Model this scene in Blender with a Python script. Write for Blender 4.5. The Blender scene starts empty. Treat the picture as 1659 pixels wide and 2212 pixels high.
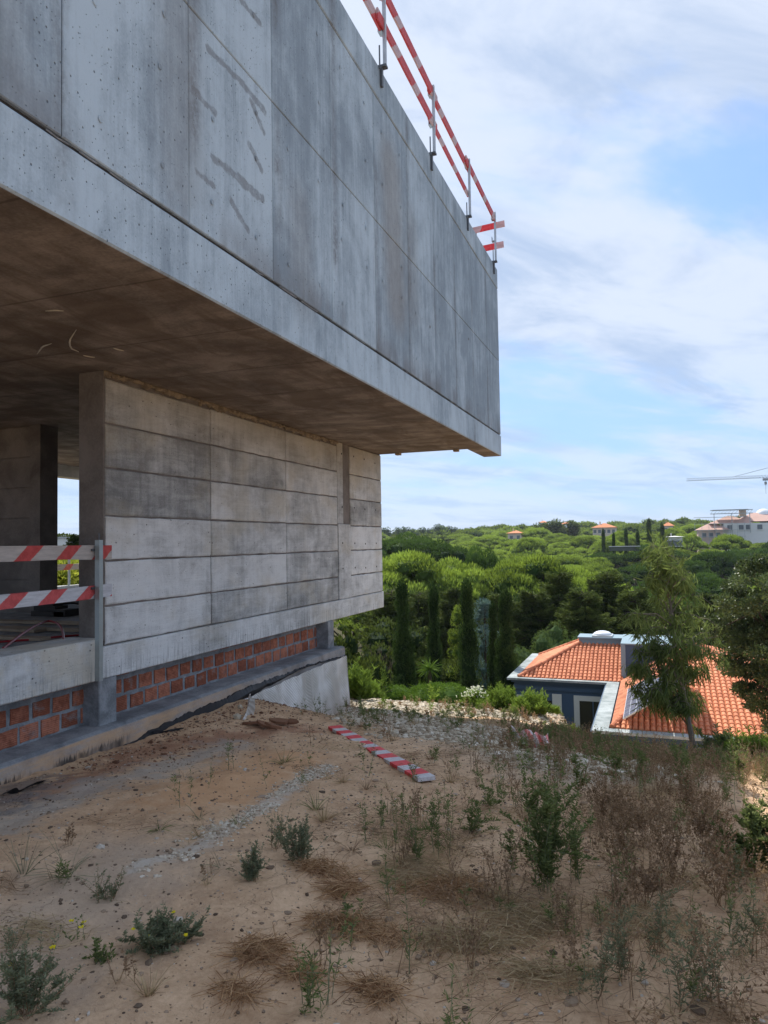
import bpy, math, random
import numpy as np
from mathutils import Matrix, Vector
random.seed(7)
RNG = np.random.default_rng(11)
S = bpy.context.scene
COL = S.collection

# ------------------------------------------------------------------ camera
FD = 1555.0; CXD, CYD = 829.5, 1106.0           # focal length and centre on a 1659 x 2212 sheet
_r, _vx, _vy = .01645, 581.5, -56.0
_n = np.array([-_r, 1, (_vy-_r*_vx)/FD]); _Z = _n/np.linalg.norm(_n)
_v = np.array([_vx, _vy, -FD]); _Y = _v/np.linalg.norm(_v); _Y = _Y-_Z*(_Z@_Y); _Y /= np.linalg.norm(_Y)
_X = np.cross(_Y, _Z); RC = np.array([_X, _Y, _Z])
cam_d = bpy.data.cameras.new('camera'); cam = bpy.data.objects.new('camera', cam_d); COL.objects.link(cam)
cam.matrix_world = Matrix(RC.tolist()).to_4x4()
cam_d.sensor_fit = 'VERTICAL'; cam_d.sensor_height = 24; cam_d.lens = 24*FD/2212
cam_d.clip_start = .05; cam_d.clip_end = 6000
S.camera = cam

# ------------------------------------------------------------------ light
SUN_AZ = (-.55, .835)                             # towards the sun, in plan
SUN_EL = math.radians(50)
sun_d = bpy.data.lights.new('sun', 'SUN'); sun = bpy.data.objects.new('sun', sun_d); COL.objects.link(sun)
sun_d.energy = 3.5; sun_d.angle = math.radians(.6); sun_d.color = (1, .95, .87)
_sd = Vector((SUN_AZ[0]*math.cos(SUN_EL), SUN_AZ[1]*math.cos(SUN_EL), math.sin(SUN_EL))).normalized()
sun.rotation_euler = _sd.to_track_quat('Z', 'Y').to_euler()
S.view_settings.view_transform = 'Standard'; S.view_settings.look = 'None'
S.view_settings.gamma = 1; S.view_settings.use_curve_mapping = False
S.view_settings.exposure = 0.90

# node helpers
class NT:
    def __init__(s, tree): s.t = tree; s.x = 0
    def n(s, typ, ins=None, **props):
        nd = s.t.nodes.new(typ); nd.location = (s.x, 0); s.x += 40
        for k, v in props.items(): setattr(nd, k, v)
        for k, v in (ins or {}).items():
            sk = nd.inputs[k]
            if hasattr(v, 'is_output') or isinstance(v, bpy.types.NodeSocket): s.t.links.new(v, sk)
            else: sk.default_value = v
        return nd
    def m(s, op, a, b=0.0, c=None, clamp=False):
        ins = {0: a, 1: b}
        if c is not None: ins[2] = c
        nd = s.n('ShaderNodeMath', ins, operation=op); nd.use_clamp = clamp
        return nd.outputs[0]
    def mix(s, fac, a, b, blend='MIX'):
        nd = s.n('ShaderNodeMix', data_type='RGBA', blend_type=blend, clamp_factor=True)
        for k, v in ((0, fac), (6, a), (7, b)):
            if isinstance(v, bpy.types.NodeSocket): s.t.links.new(v, nd.inputs[k])
            else: nd.inputs[k].default_value = v if k == 0 or len(v) == 4 else (*v, 1)
        return nd.outputs[2]
    def ss(s, v, lo, hi, a=0.0, b=1.0):
        nd = s.n('ShaderNodeMapRange', {0: v, 1: lo, 2: hi, 3: a, 4: b}, interpolation_type='SMOOTHSTEP')
        return nd.outputs[0]
    def vec(s, x, y, z):
        return s.n('ShaderNodeCombineXYZ', {0: x, 1: y, 2: z}).outputs[0]
    def sep(s, v):
        nd = s.n('ShaderNodeSeparateXYZ', {0: v}); return nd.outputs[0], nd.outputs[1], nd.outputs[2]
    def noise(s, v, scale, detail=4, rough=.55, dist=0.0):
        return s.n('ShaderNodeTexNoise', {'Vector': v, 'Scale': scale, 'Detail': detail, 'Roughness': rough, 'Distortion': dist}).outputs[0]
    def vor(s, v, scale, feature='F1', out='Distance'):
        return s.n('ShaderNodeTexVoronoi', {'Vector': v, 'Scale': scale}, feature=feature).outputs[out]
    def scale(s, v, x, y, z):
        return s.n('ShaderNodeVectorMath', {0: v, 1: (x, y, z)}, operation='MULTIPLY').outputs[0]
    def seg(s, u, v, a, b, r, soft, wob=None):
        """soft capsule mask round the segment a-b on the plane (u, v)"""
        dx, dy = b[0]-a[0], b[1]-a[1]; L2 = dx*dx+dy*dy
        pu = s.m('SUBTRACT', u, a[0]); pv = s.m('SUBTRACT', v, a[1])
        t = s.m('DIVIDE', s.m('ADD', s.m('MULTIPLY', pu, dx), s.m('MULTIPLY', pv, dy)), L2, clamp=True)
        ex = s.m('SUBTRACT', pu, s.m('MULTIPLY', t, dx)); ey = s.m('SUBTRACT', pv, s.m('MULTIPLY', t, dy))
        d = s.m('SQRT', s.m('ADD', s.m('MULTIPLY', ex, ex), s.m('MULTIPLY', ey, ey)))
        if wob is not None: d = s.m('ADD', d, wob)
        return s.ss(d, r, r+soft, 1.0, 0.0)

W = bpy.data.worlds.new('World'); S.world = W; W.use_nodes = True
wt = W.node_tree; wt.nodes.clear(); w = NT(wt)
sky = w.n('ShaderNodeTexSky', sky_type='NISHITA', sun_disc=False, sun_elevation=SUN_EL,
          sun_rotation=math.atan2(SUN_AZ[0], SUN_AZ[1]), air_density=1.0, dust_density=.6, ozone_density=1.6)
g = w.n('ShaderNodeTexCoord').outputs['Generated']
gx, gy, gz = w.sep(g)
den = w.m('ADD', w.m('MAXIMUM', gz, 0.0), .16)
pu = w.m('DIVIDE', gx, den); pv = w.m('DIVIDE', gy, den)
# long soft streaks: turn the plane and stretch it
ca, sa = math.cos(.75), math.sin(.75)
su = w.m('ADD', w.m('MULTIPLY', pu, ca), w.m('MULTIPLY', pv, sa))
sv = w.m('SUBTRACT', w.m('MULTIPLY', pv, ca), w.m('MULTIPLY', pu, sa))
streak = w.noise(w.vec(w.m('MULTIPLY', su, .75), w.m('MULTIPLY', sv, 1.5), 3.1), 1.0, 7, .56, .5)
fine = w.noise(w.vec(w.m('MULTIPLY', su, 1.7), w.m('MULTIPLY', sv, 4.2), 1.7), 1.0, 7, .62, .35)
big = w.noise(w.vec(pu, pv, 5.0), .8, 4, .5, .3)
cv = w.m('ADD', w.m('ADD', w.m('MULTIPLY', streak, .55), w.m('MULTIPLY', fine, .25)), w.m('MULTIPLY', big, .4))
cover = w.ss(cv, .48, .62)
low = w.ss(gz, 0.0, .30, .50, 1.0)               # thinner towards the horizon
cover = w.m('MULTIPLY', cover, low)
cover = w.m('ADD', w.m('MULTIPLY', cover, .84), .08, clamp=True)
shade = w.ss(w.noise(w.vec(w.m('MULTIPLY', su, .8), w.m('MULTIPLY', sv, 1.5), 9.0), 1.9, 7, .62, .5), .34, .60)
ccol = w.mix(shade, (2.8, 3.45, 4.6), (4.2, 4.65, 5.45))
skyc = w.mix(1.0, sky.outputs[0], (1.02, 1.10, 1.22), 'MULTIPLY')
skyc = w.mix(w.ss(gz, 0.0, .5, .75, .45), skyc, (1.45, 2.65, 4.9))
allc = w.mix(cover, skyc, ccol)
allc = w.mix(w.ss(gz, -.06, -.005, 1.0, 0.0), allc, (1.2, 1.3, 1.2))
bg = w.n('ShaderNodeBackground', {'Color': allc, 'Strength': .1})
wo = w.n('ShaderNodeOutputWorld', {'Surface': bg.outputs[0]})

# ------------------------------------------------------------------ object helpers
def tag(o, label=None, cat=None, group=None, kind=None):
    if label: o['label'] = label
    if cat: o['category'] = cat
    if group: o['group'] = group
    if kind: o['kind'] = kind
    return o
def empty(name, loc, rz=0.0):
    o = bpy.data.objects.new(name, None); COL.objects.link(o); o.location = loc; o.rotation_euler.z = rz
    o.empty_display_size = .2
    return o
def link(name, me, parent=None, loc=(0, 0, 0), rot=(0, 0, 0), scl=None):
    o = bpy.data.objects.new(name, me); COL.objects.link(o)
    if parent is not None: o.parent = parent
    o.location = loc; o.rotation_euler = rot
    if scl is not None: o.scale = scl if hasattr(scl, '__len__') else (scl,)*3
    return o
class MB:
    """polygon builder: boxes, tubes, prisms, ribbons, leaves, all as one mesh"""
    def __init__(s): s.v = []; s.f = []; s.t = []; s.base = 0; s.nv = 0
    def add(s, V, F, tint=.5):
        V = np.asarray(V, float); s.v.append(V)
        for f in F: s.f.append([i+s.nv for i in f])
        t = np.full(len(V), tint) if np.isscalar(tint) else tint
        s.t.append(t); s.nv += len(V); return s
    def box(s, x0, x1, y0, y1, z0, z1, tint=.5):
        V = [(x, y, z) for x in (x0, x1) for y in (y0, y1) for z in (z0, z1)]
        F = [(0, 1, 3, 2), (4, 6, 7, 5), (0, 4, 5, 1), (2, 3, 7, 6), (0, 2, 6, 4), (1, 5, 7, 3)]
        return s.add(V, F, tint)
    def bar(s, a, b, wd, ht, up=(0, 0, 1), tint=.5):
        a = np.array(a, float); b = np.array(b, float); d = b-a; d /= np.linalg.norm(d)
        sd = np.cross(d, up); sd /= np.linalg.norm(sd); u = np.cross(sd, d)
        V = [p+sd*i*wd/2+u*j*ht/2 for p in (a, b) for i, j in ((-1, -1), (1, -1), (1, 1), (-1, 1))]
        F = [(3, 2, 1, 0), (4, 5, 6, 7), (0, 1, 5, 4), (1, 2, 6, 5), (2, 3, 7, 6), (3, 0, 4, 7)]
        return s.add(V, F, tint)
    def tube(s, pts, rad, k=6, tint=.5, cap=True):
        P = np.array(pts, float); n = len(P)
        R_ = np.full(n, rad, float) if np.isscalar(rad) else np.array(rad, float)
        T = np.gradient(P, axis=0); T /= np.linalg.norm(T, axis=1)[:, None]+1e-9
        ref = np.array((0, 0, 1.)) if abs(T[0][2]) < .9 else np.array((1., 0, 0))
        V = []
        for i in range(n):
            a = np.cross(T[i], ref); a /= np.linalg.norm(a)+1e-9; b = np.cross(T[i], a)
            for j in range(k):
                q = 2*math.pi*j/k; V.append(P[i]+R_[i]*(a*math.cos(q)+b*math.sin(q)))
        F = [(i*k+j, i*k+(j+1) % k, (i+1)*k+(j+1) % k, (i+1)*k+j) for i in range(n-1) for j in range(k)]
        if cap: F += [tuple(range(k-1, -1, -1)), tuple((n-1)*k+j for j in range(k))]
        return s.add(V, F, tint)
    def blob(s, c, r, sub=1, jit=.12, rng=RNG, tint=.5):
        V, F = ICO[sub]; V = V*(1+rng.normal(0, jit, (len(V), 1)))
        return s.add(V*np.array(r)+np.array(c), F, tint)
    def arrays(s, V, F, T):
        """fast path: V (n,3), F (m,4 or 3), T (n,)"""
        s.v.append(V); s.f.extend((F+s.nv).tolist()); s.t.append(T); s.nv += len(V); return s
    def build(s, name, mat, parent=None, smooth=False, **kw):
        return link(name, s.mesh(name, mat, smooth), parent, **kw)
    def mesh(s, name, mat, smooth=False):
        me = bpy.data.meshes.new(name)
        V = np.concatenate(s.v); me.from_pydata(V.tolist(), [], s.f)
        at = me.attributes.new('tint', 'FLOAT', 'POINT'); at.data.foreach_set('value', np.concatenate(s.t).astype(np.float32))
        for m_ in (mat if isinstance(mat, (list, tuple)) else [mat]): me.materials.append(m_)
        if smooth: me.polygons.foreach_set('use_smooth', np.ones(len(me.polygons), bool))
        me.update(); return me
def _ico():
    import bmesh
    out = {}
    for s_ in (1, 2, 3):
        bm = bmesh.new(); bmesh.ops.create_icosphere(bm, subdivisions=s_, radius=1)
        out[s_] = (np.array([v.co[:] for v in bm.verts]), [tuple(v.index for v in f.verts) for f in bm.faces]); bm.free()
    return out
ICO = _ico()
_G = np.random.default_rng(3).random((64, 64))
def vn(x, y, sc=1.0, off=0.0):
    """smooth value noise, 0..1"""
    x = np.asarray(x, float)*sc+off; y = np.asarray(y, float)*sc+off*1.7
    ix = np.floor(x).astype(int); iy = np.floor(y).astype(int); fx = x-ix; fy = y-iy
    fx = fx*fx*(3-2*fx); fy = fy*fy*(3-2*fy)
    a = _G[ix % 64, iy % 64]; b = _G[(ix+1) % 64, iy % 64]; c = _G[ix % 64, (iy+1) % 64]; d = _G[(ix+1) % 64, (iy+1) % 64]
    return (a*(1-fx)+b*fx)*(1-fy)+(c*(1-fx)+d*fx)*fy
def sst(x, a, b):
    t = np.clip((np.asarray(x, float)-a)/(b-a), 0, 1); return t*t*(3-2*t)

# ------------------------------------------------------------------ terrain height
def hgt(X, Y, fine=True):
    X = np.asarray(X, float); Y = np.asarray(Y, float)
    z0 = np.interp(Y, [-40, 0, 2, 3, 4.6, 7, 8.5, 10, 12, 16, 18, 22, 26, 45],
                      [-1.5, -1.58, -1.62, -1.7, -1.86, -2.1, -2.33, -2.66, -3.06, -3.72, -5.1, -7.3, -7.8, -9.5])
    right = np.interp(Y, [-40, 0, 3, 7, 10, 11.5, 13, 16, 20, 26, 45], [-1.45, -1.52, -1.68, -2.10, -2.84, -3.35, -4.6, -6.4, -7.6, -8.0, -9.5])
    k = sst(X, -2.2, -.2); z = z0*(1-k)+right*k
    # earth heaped against the footing
    z = z+.26*np.exp(-((X+5.15)/.85)**2-((Y-8.35)/1.15)**2)
    z = z-.10*np.exp(-((X+5.1)/.9)**2)*sst(Y, 8, 3)
    # rilled slope towards the footing corner
    z = z+.10*sst(X, -4.9, -3.2)*sst(Y, 7, 10)*sst(Y, 14, 11)
    d = np.hypot(X, Y); az = X/np.maximum(Y, 1.0)
    can = np.interp(d, [45, 60, 80, 120, 160, 220, 300, 400, 480, 700, 3000], [-5.5, -5.0, -4.6, -3.9, -2.5, .3, 3.4, 7.4, 7.0, -5, -40])
    amp = 1+.16*sst(az, -.05, .1)-.30*sst(az, -.18, -.3)
    can = np.where(can > 0, can*amp, can)
    far = can-10.5+3.0*(vn(X, Y, .012, 4)-.5)*sst(d, 60, 140)
    kf = sst(d, 38, 60); z = z*(1-kf)+far*kf
    # level ground on the left, behind the building
    kl = sst(-az, .58, .75)*sst(d, 9, 14)*sst(Y, -30, -5)
    z = z*(1-kl)+(-1.35)*kl
    if fine:
        f = np.exp(-(d/30)**2)
        z = z+f*(.09*(vn(X, Y, .9, 1)-.5)+.045*(vn(X, Y, 2.7, 2)-.5)+.022*(vn(X, Y, 8, 3)-.5)+.014*(vn(X, Y, 19, 5)-.5)+.009*(vn(X, Y, 43, 6)-.5))
        z = z+.05*(vn(X, Y, 5, 8)-.4)*sst(Y, 10.5, 12)*sst(Y, 20, 17)*(1-k)
    return z
def ray(x, y): return RC@np.array([x-CXD, -(y-CYD), -FD])
def at(x, y):
    """the ground point seen in that direction"""
    d = ray(x, y); d = d/np.linalg.norm(d); t = np.arange(1.5, 60, .02)
    P = t[:, None]*d; i = np.argmax(P[:, 2] < hgt(P[:, 0], P[:, 1])); return P[i]
def way(x, y, Yd):
    d = ray(x, y); return d*Yd/d[1]

# ------------------------------------------------------------------ materials
M = {}
def newmat(name):
    m = bpy.data.materials.new(name); m.use_nodes = True; m.node_tree.nodes.clear(); M[name] = m
    return m, NT(m.node_tree)
def finish(nt, color, rough=.85, bump=None, bdist=.01, bstr=1.0, spec=.3, metal=0.0, extra=None):
    ins = {'Base Color': color if isinstance(color, bpy.types.NodeSocket) else (*color[:3], 1), 'Roughness': rough, 'Specular IOR Level': spec, 'Metallic': metal}
    if bump is not None:
        b = nt.n('ShaderNodeBump', {'Height': bump, 'Distance': bdist, 'Strength': bstr}); ins['Normal'] = b.outputs[0]
    if extra: ins.update(extra)
    p = nt.n('ShaderNodeBsdfPrincipled', ins)
    nt.n('ShaderNodeOutputMaterial', {'Surface': p.outputs[0]}); return p
def pos(nt): return nt.n('ShaderNodeNewGeometry').outputs['Position']
def plain(name, col, rough=.7, var=.25, sc=6, spec=.3, metal=0, bump=.002):
    m, t = newmat(name); P = pos(t); a = t.noise(P, sc, 5, .6); b = t.noise(P, sc*9, 3, .6)
    v = t.m('ADD', t.m('MULTIPLY', a, .7), t.m('MULTIPLY', b, .3))
    c = t.mix(v, tuple(x*(1-var) for x in col), tuple(min(1, x*(1+var)) for x in col))
    finish(t, c, rough, v, bump, 1, spec, metal); return m

def concrete_upper():
    m, t = newmat('concrete_upper'); P = pos(t); x, y, z = t.sep(P)
    rnd = t.n('ShaderNodeObjectInfo').outputs['Random']
    big = t.noise(t.scale(P, 1, .8, .55), 1.3, 6, .6, .5)
    st = t.noise(t.vec(t.m('MULTIPLY', x, 4), t.m('MULTIPLY', y, 5.5), t.m('MULTIPLY', z, .35)), 1.6, 6, .62, .1)
    st2 = t.noise(t.vec(t.m('MULTIPLY', x, 4), t.m('MULTIPLY', y, 26), t.m('MULTIPLY', z, 1.2)), 1.6, 4, .6, .1)
    mid = t.noise(P, 7, 5, .65); fn = t.noise(P, 60, 3, .6)
    v = t.m('ADD', t.m('ADD', t.m('MULTIPLY', big, 1.15), t.m('MULTIPLY', st, .55)), t.m('ADD', t.m('MULTIPLY', st2, .3), t.m('ADD', t.m('MULTIPLY', mid, .35), t.m('MULTIPLY', fn, .25))))
    ti = t.n('ShaderNodeAttribute', attribute_name='tint', attribute_type='GEOMETRY').outputs['Fac']
    v = t.m('ADD', v, t.m('MULTIPLY', t.m('SUBTRACT', ti, .5), .6))
    v = t.ss(v, 1.02, 1.60)
    c = t.mix(v, (.225, .290, .345), (.44, .55, .63))
        # stains beside the vertical joints
    fr = t.m('FRACT', t.m('DIVIDE', t.m('SUBTRACT', y, 3.13), 1.262))
    near = t.m('MAXIMUM', t.ss(fr, 0.0, .13, 1, 0), t.ss(fr, .90, 1.0, 0, .8))
    near = t.m('MULTIPLY', near, t.ss(t.noise(t.vec(0.0, t.m('MULTIPLY', y, .8), t.m('MULTIPLY', z, .45)), 1.9, 4, .6), .42, .66))
    c = t.mix(t.m('MULTIPLY', near, t.ss(t.noise(P, 26, 4, .7), .30, .62, .35, .95)), c, (.15, .165, .18))
    # damp tide along the bottom joint
    lowj = t.m('MULTIPLY', t.ss(z, 2.34, 2.72, 1, 0), t.ss(t.noise(t.scale(P, 1, 1, .4), 1.8, 4, .6), .4, .62))
    lowj = t.m('MULTIPLY', lowj, t.ss(z, 2.30, 2.335, 0, 1))
    c = t.mix(t.m('MULTIPLY', lowj, .55), c, (.15, .15, .155))
    # scuffs where the form was patched
    wob = t.m('MULTIPLY', t.m('SUBTRACT', t.noise(P, 9, 4, .7), .5), .10)
    ms = None
    for a, b, r in SCUFFS:
        k = t.seg(y, z, a, b, r*.62, .02, wob); ms = k if ms is None else t.m('MAXIMUM', ms, k)
    ms = t.m('MULTIPLY', ms, t.ss(t.noise(P, 13, 5, .75), .28, .55, .35, 1.0)); c = t.mix(t.m('MULTIPLY', ms, .68), c, (.17, .185, .20))
    # brown wash
    bw = t.seg(y, z, (8.75, 4.9), (8.9, 3.2), .12, .5, t.m('MULTIPLY', wob, 3)); c = t.mix(t.m('MULTIPLY', bw, .5), c, (.24, .225, .20))
    for (yy, zz, hh) in ((4.2, 4.3, 1.6), (2.55, 3.9, 1.2), (6.1, 3.2, .8), (9.6, 4.5, 1.2)):
        bw = t.seg(y, z, (yy, zz), (yy+.05, zz-hh), .03, .42, t.m('MULTIPLY', wob, 3)); c = t.mix(t.m('MULTIPLY', bw, .33), c, (.19, .185, .175))
    # air holes
    vd = t.n('ShaderNodeTexVoronoi', {'Vector': t.scale(P, 1, 1, .8), 'Scale': 15}, feature='F1')
    pr = t.sep(vd.outputs['Color'])[0]
    hole = t.m('MULTIPLY', t.ss(vd.outputs['Distance'], .05, .11, 1, 0), t.m('GREATER_THAN', pr, .62))
    vd2 = t.n('ShaderNodeTexVoronoi', {'Vector': P, 'Scale': 38}, feature='F1'); pr2 = t.sep(vd2.outputs['Color'])[1]
    hole2 = t.m('MULTIPLY', t.ss(vd2.outputs['Distance'], .08, .17, 1, 0), t.m('GREATER_THAN', pr2, .66))
    hl = t.m('MAXIMUM', hole, hole2)
    c = t.mix(t.m('MULTIPLY', hl, .75), c, (.07, .075, .08))
    h = t.m('SUBTRACT', t.m('ADD', t.m('MULTIPLY', mid, .5), t.m('MULTIPLY', fn, .3)), hl)
    finish(t, c, .8, h, .006, 1, .25); return m
def _fz(px, py):
    d = ray(px, py); q = d*(-3.086)/d[0]; return (q[1], q[2])
SCUFFS = [(_fz(450, 105), _fz(520, 175), .028), (_fz(520, 175), _fz(572, 240), .035), (_fz(542, 215), _fz(570, 285), .028),
          (_fz(421, 197), _fz(464, 243), .03), (_fz(459, 338), _fz(515, 385), .03), (_fz(515, 385), _fz(568, 430), .045),
          (_fz(538, 308), _fz(566, 368), .028), (_fz(427, 372), _fz(462, 402), .022), (_fz(500, 436), _fz(537, 498), .03),
          (_fz(520, 0), _fz(562, 50), .03)]
concrete_upper()

def concrete_board():
    m, t = newmat('concrete_board'); P = pos(t); x, y, z = t.sep(P)
    rnd = t.n('ShaderNodeObjectInfo').outputs['Random']
    big = t.noise(P, 1.6, 5, .6, .5); fn = t.noise(P, 55, 3, .6)
    gr = t.noise(t.vec(t.m('MULTIPLY', x, 5), t.m('MULTIPLY', y, 1.1), t.m('MULTIPLY', z, 42)), 1.5, 4, .65)
    st = t.noise(t.vec(t.m('MULTIPLY', x, 5), t.m('MULTIPLY', y, 13), t.m('MULTIPLY', z, 1.1)), 1.4, 5, .6)
    v = t.m('ADD', t.m('ADD', t.m('MULTIPLY', big, .9), t.m('MULTIPLY', gr, .16)), t.m('ADD', t.m('MULTIPLY', st, .30), t.m('ADD', t.m('MULTIPLY', t.noise(t.scale(P, 1, .45, 1.4), 5, 6, .7, .8), .55), t.m('MULTIPLY', fn, .25))))
    ti = t.n('ShaderNodeAttribute', attribute_name='tint', attribute_type='GEOMETRY').outputs['Fac']; v = t.m('ADD', v, t.m('MULTIPLY', t.m('SUBTRACT', ti, .5), .58))
    c = t.mix(t.ss(v, .66, 1.45), (.20, .205, .20), (.72, .735, .73))
    warm = t.m('MULTIPLY', t.ss(z, .9, 1.8), t.ss(y, 6.0, 10.0, .35, .9)); c = t.mix(t.m('MULTIPLY', warm, .6), c, (.40, .35, .27))
    yel = t.ss(t.noise(t.scale(P, 1, .7, 1), 1.1, 4, .6), .48, .68); c = t.mix(t.m('MULTIPLY', yel, .42), c, (.50, .44, .32)); lf_ = t.m('MULTIPLY', t.ss(y, 6.0, 5.9, 0, 1), t.ss(t.noise(P, 2.2, 5, .65), .35, .6)); c = t.mix(t.m('MULTIPLY', lf_, .6), c, (.60, .54, .42))
    drip = t.m('MULTIPLY', t.ss(z, -1.40, -1.05, 1, 0), t.ss(t.noise(t.vec(0.0, t.m('MULTIPLY', y, 21), t.m('MULTIPLY', z, 1.5)), 1.5, 3, .6), .50, .62))
    c = t.mix(t.m('MULTIPLY', drip, .45), c, (.12, .12, .125))
    vd = t.n('ShaderNodeTexVoronoi', {'Vector': t.scale(P, 1, 1, 1.3), 'Scale': 9}, feature='F1'); pr = t.sep(vd.outputs['Color'])[0]
    hole = t.m('MULTIPLY', t.ss(vd.outputs['Distance'], .06, .12, 1, 0), t.m('GREATER_THAN', pr, .6))
    vd2 = t.n('ShaderNodeTexVoronoi', {'Vector': P, 'Scale': 34}, feature='F1'); pr2 = t.sep(vd2.outputs['Color'])[1]
    hole2 = t.m('MULTIPLY', t.ss(vd2.outputs['Distance'], .08, .18, 1, 0), t.m('GREATER_THAN', pr2, .72))
    hl = t.m('MAXIMUM', hole, hole2); c = t.mix(t.m('MULTIPLY', hl, .75), c, (.07, .065, .06))
    h = t.m('SUBTRACT', t.m('ADD', t.m('MULTIPLY', gr, .7), t.m('MULTIPLY', fn, .3)), hl)
    finish(t, c, .88, h, .006, 1, .2); return m
concrete_board()
def simple_conc(name, c0, c1, sc=2.0, scl=(1, 1, 1), bd=.006, extra=None):
    m, t = newmat(name); P = pos(t)
    a = t.noise(t.scale(P, *scl), sc, 6, .62, .4); b = t.noise(P, 45, 3, .6)
    v = t.ss(t.m('ADD', t.m('MULTIPLY', a, .8), t.m('MULTIPLY', b, .25)), .35, .72)
    c = t.mix(v, c0, c1)
    if extra: c = extra(t, P, c)
    finish(t, c, .9, t.m('ADD', t.m('MULTIPLY', a, .5), t.m('MULTIPLY', b, .4)), bd, 1, .2); return m
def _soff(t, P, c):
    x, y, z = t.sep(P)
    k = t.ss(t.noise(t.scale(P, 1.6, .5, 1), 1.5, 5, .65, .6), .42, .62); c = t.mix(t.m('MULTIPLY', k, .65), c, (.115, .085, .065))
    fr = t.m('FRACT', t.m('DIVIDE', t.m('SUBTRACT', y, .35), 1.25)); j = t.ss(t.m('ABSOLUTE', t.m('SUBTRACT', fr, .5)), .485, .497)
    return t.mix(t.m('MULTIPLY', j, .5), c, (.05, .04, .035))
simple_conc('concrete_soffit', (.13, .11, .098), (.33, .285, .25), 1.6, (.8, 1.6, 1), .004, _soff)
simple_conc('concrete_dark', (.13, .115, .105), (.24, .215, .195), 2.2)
simple_conc('concrete_mortar', (.16, .17, .18), (.33, .345, .36), 5, (1, 1, 1), .012)
def _ledge(t, P, c):
    x, y, z = t.sep(P)
    face = t.ss(z, -1.865, -1.845, 1, 0)
    o = t.m('MULTIPLY', face, t.ss(y, 6.2, 10.5, 1, .25)); n_ = t.ss(t.noise(t.scale(P, 1, .7, 4), 3, 5, .65), .3, .65)
    c = t.mix(t.m('MULTIPLY', o, t.m('ADD', t.m('MULTIPLY', n_, .55), .25)), c, (.60, .38, .21))
    dr = t.ss(t.m('ADD', z, t.m('MULTIPLY', t.noise(t.vec(0.0, t.m('MULTIPLY', y, 22), 0.0), 1.5, 3, .7), .30)), -1.84, -1.80, 1, 0); dr = t.m('MULTIPLY', dr, t.m('MULTIPLY', t.ss(y, 6.0, 6.6, 1, .0), t.ss(t.noise(t.vec(0.0, y, 0.0), 2.3, 3, .6), .42, .55)))
    return t.mix(t.m('MULTIPLY', dr, .85), c, (.03, .03, .032))
simple_conc('concrete_ledge', (.16, .17, .185), (.36, .375, .39), 3, (1, 1, 1), .01, _ledge)
def brickmat():
    m, t = newmat('brick_clay'); P = pos(t); rnd = t.n('ShaderNodeObjectInfo').outputs['Random']
    a = t.noise(P, 14, 5, .65); c = t.mix(t.ss(t.m('ADD', a, t.m('MULTIPLY', t.m('SUBTRACT', rnd, .5), .35)), .3, .75), (.25, .085, .05), (.50, .19, .115))
    k = t.ss(t.noise(P, 5, 5, .7), .55, .72); c = t.mix(t.m('MULTIPLY', k, .65), c, (.27, .25, .24))
    x, y, z = t.sep(P); rib = t.m('SINE', t.m('MULTIPLY', z, 330))
    finish(t, c, .9, t.m('ADD', a, t.m('MULTIPLY', rib, .35)), .005, 1, .15); return m
brickmat()
plain('bitumen', (.022, .022, .025), .55, .4, 12, .4)
def geotex():
    m, t = newmat('geotextile'); P = pos(t); x, y, z = t.sep(P)
    a = t.noise(P, 2.2, 5, .6); wv = t.m('SINE', t.m('MULTIPLY', t.m('ADD', t.m('ADD', y, z), t.m('MULTIPLY', a, .12)), 120))
    c = t.mix(t.ss(a, .35, .7), (.56, .53, .48), (.86, .85, .83)); c = t.mix(t.ss(wv, -.2, .9, 0, .35), c, (.25, .235, .21))
    c = t.mix(t.ss(z, -2.9, -2.3, .5, 0), c, (.36, .25, .17))
    finish(t, c, .85, wv, .004, .6, .2); return m
geotex()
def striped(name, period, slope, duty, red, white, wear, ax='x', off=0.0):
    m, t = newmat(name); tc = t.n('ShaderNodeTexCoord').outputs['Object']; x, y, z = t.sep(tc)
    u = {'x': x, 'y': y}[ax]
    nz = t.noise(tc, 16, 5, .7); w_ = t.m('MULTIPLY', t.m('SUBTRACT', nz, .5), wear)
    q = t.m('FRACT', t.m('ADD', t.m('DIVIDE', t.m('ADD', t.m('ADD', u, t.m('MULTIPLY', z, slope)), w_), period), off))
    k = t.m('MULTIPLY', t.ss(q, 0.0, .02), t.ss(q, duty, duty+.03, 1, 0))
    gr = t.noise(t.scale(tc, 1, 8, 8) if ax == 'x' else t.scale(tc, 8, 1, 8), 5, 5, .7)
    wc = t.mix(t.ss(gr, .3, .7), tuple(v*.72 for v in white), white)
    rc = t.mix(t.ss(nz, .3, .72), red, tuple(min(1, v*1.35+.02) for v in red))
    c = t.mix(k, wc, rc)
    c = t.mix(t.m('MULTIPLY', t.ss(t.noise(tc, 45, 4, .75), .62, .75), min(1, wear*12)), c, (.30, .26, .22))
    finish(t, c, .6, gr, .002, 1, .3); return m
striped('board_paint_old', .47, -1.1, .38, (.40, .05, .045), (.52, .47, .43), .03)
striped('board_paint_white', .46, -1.3, .42, (.45, .07, .07), (.62, .63, .66), .035, off=.3)
striped('board_paint_ground', .38, .0, .52, (.60, .05, .055), (.66, .63, .64), .02)
striped('board_paint_rail', .80, -1.0, .60, (.50, .045, .05), (.66, .58, .58), .05, ax='y')
striped('board_paint_end', .60, -.5, .55, (.72, .045, .05), (.72, .45, .45), .05)
striped('tape_print', .10, .4, .5, (.66, .22, .20), (.82, .72, .70), .02)
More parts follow.
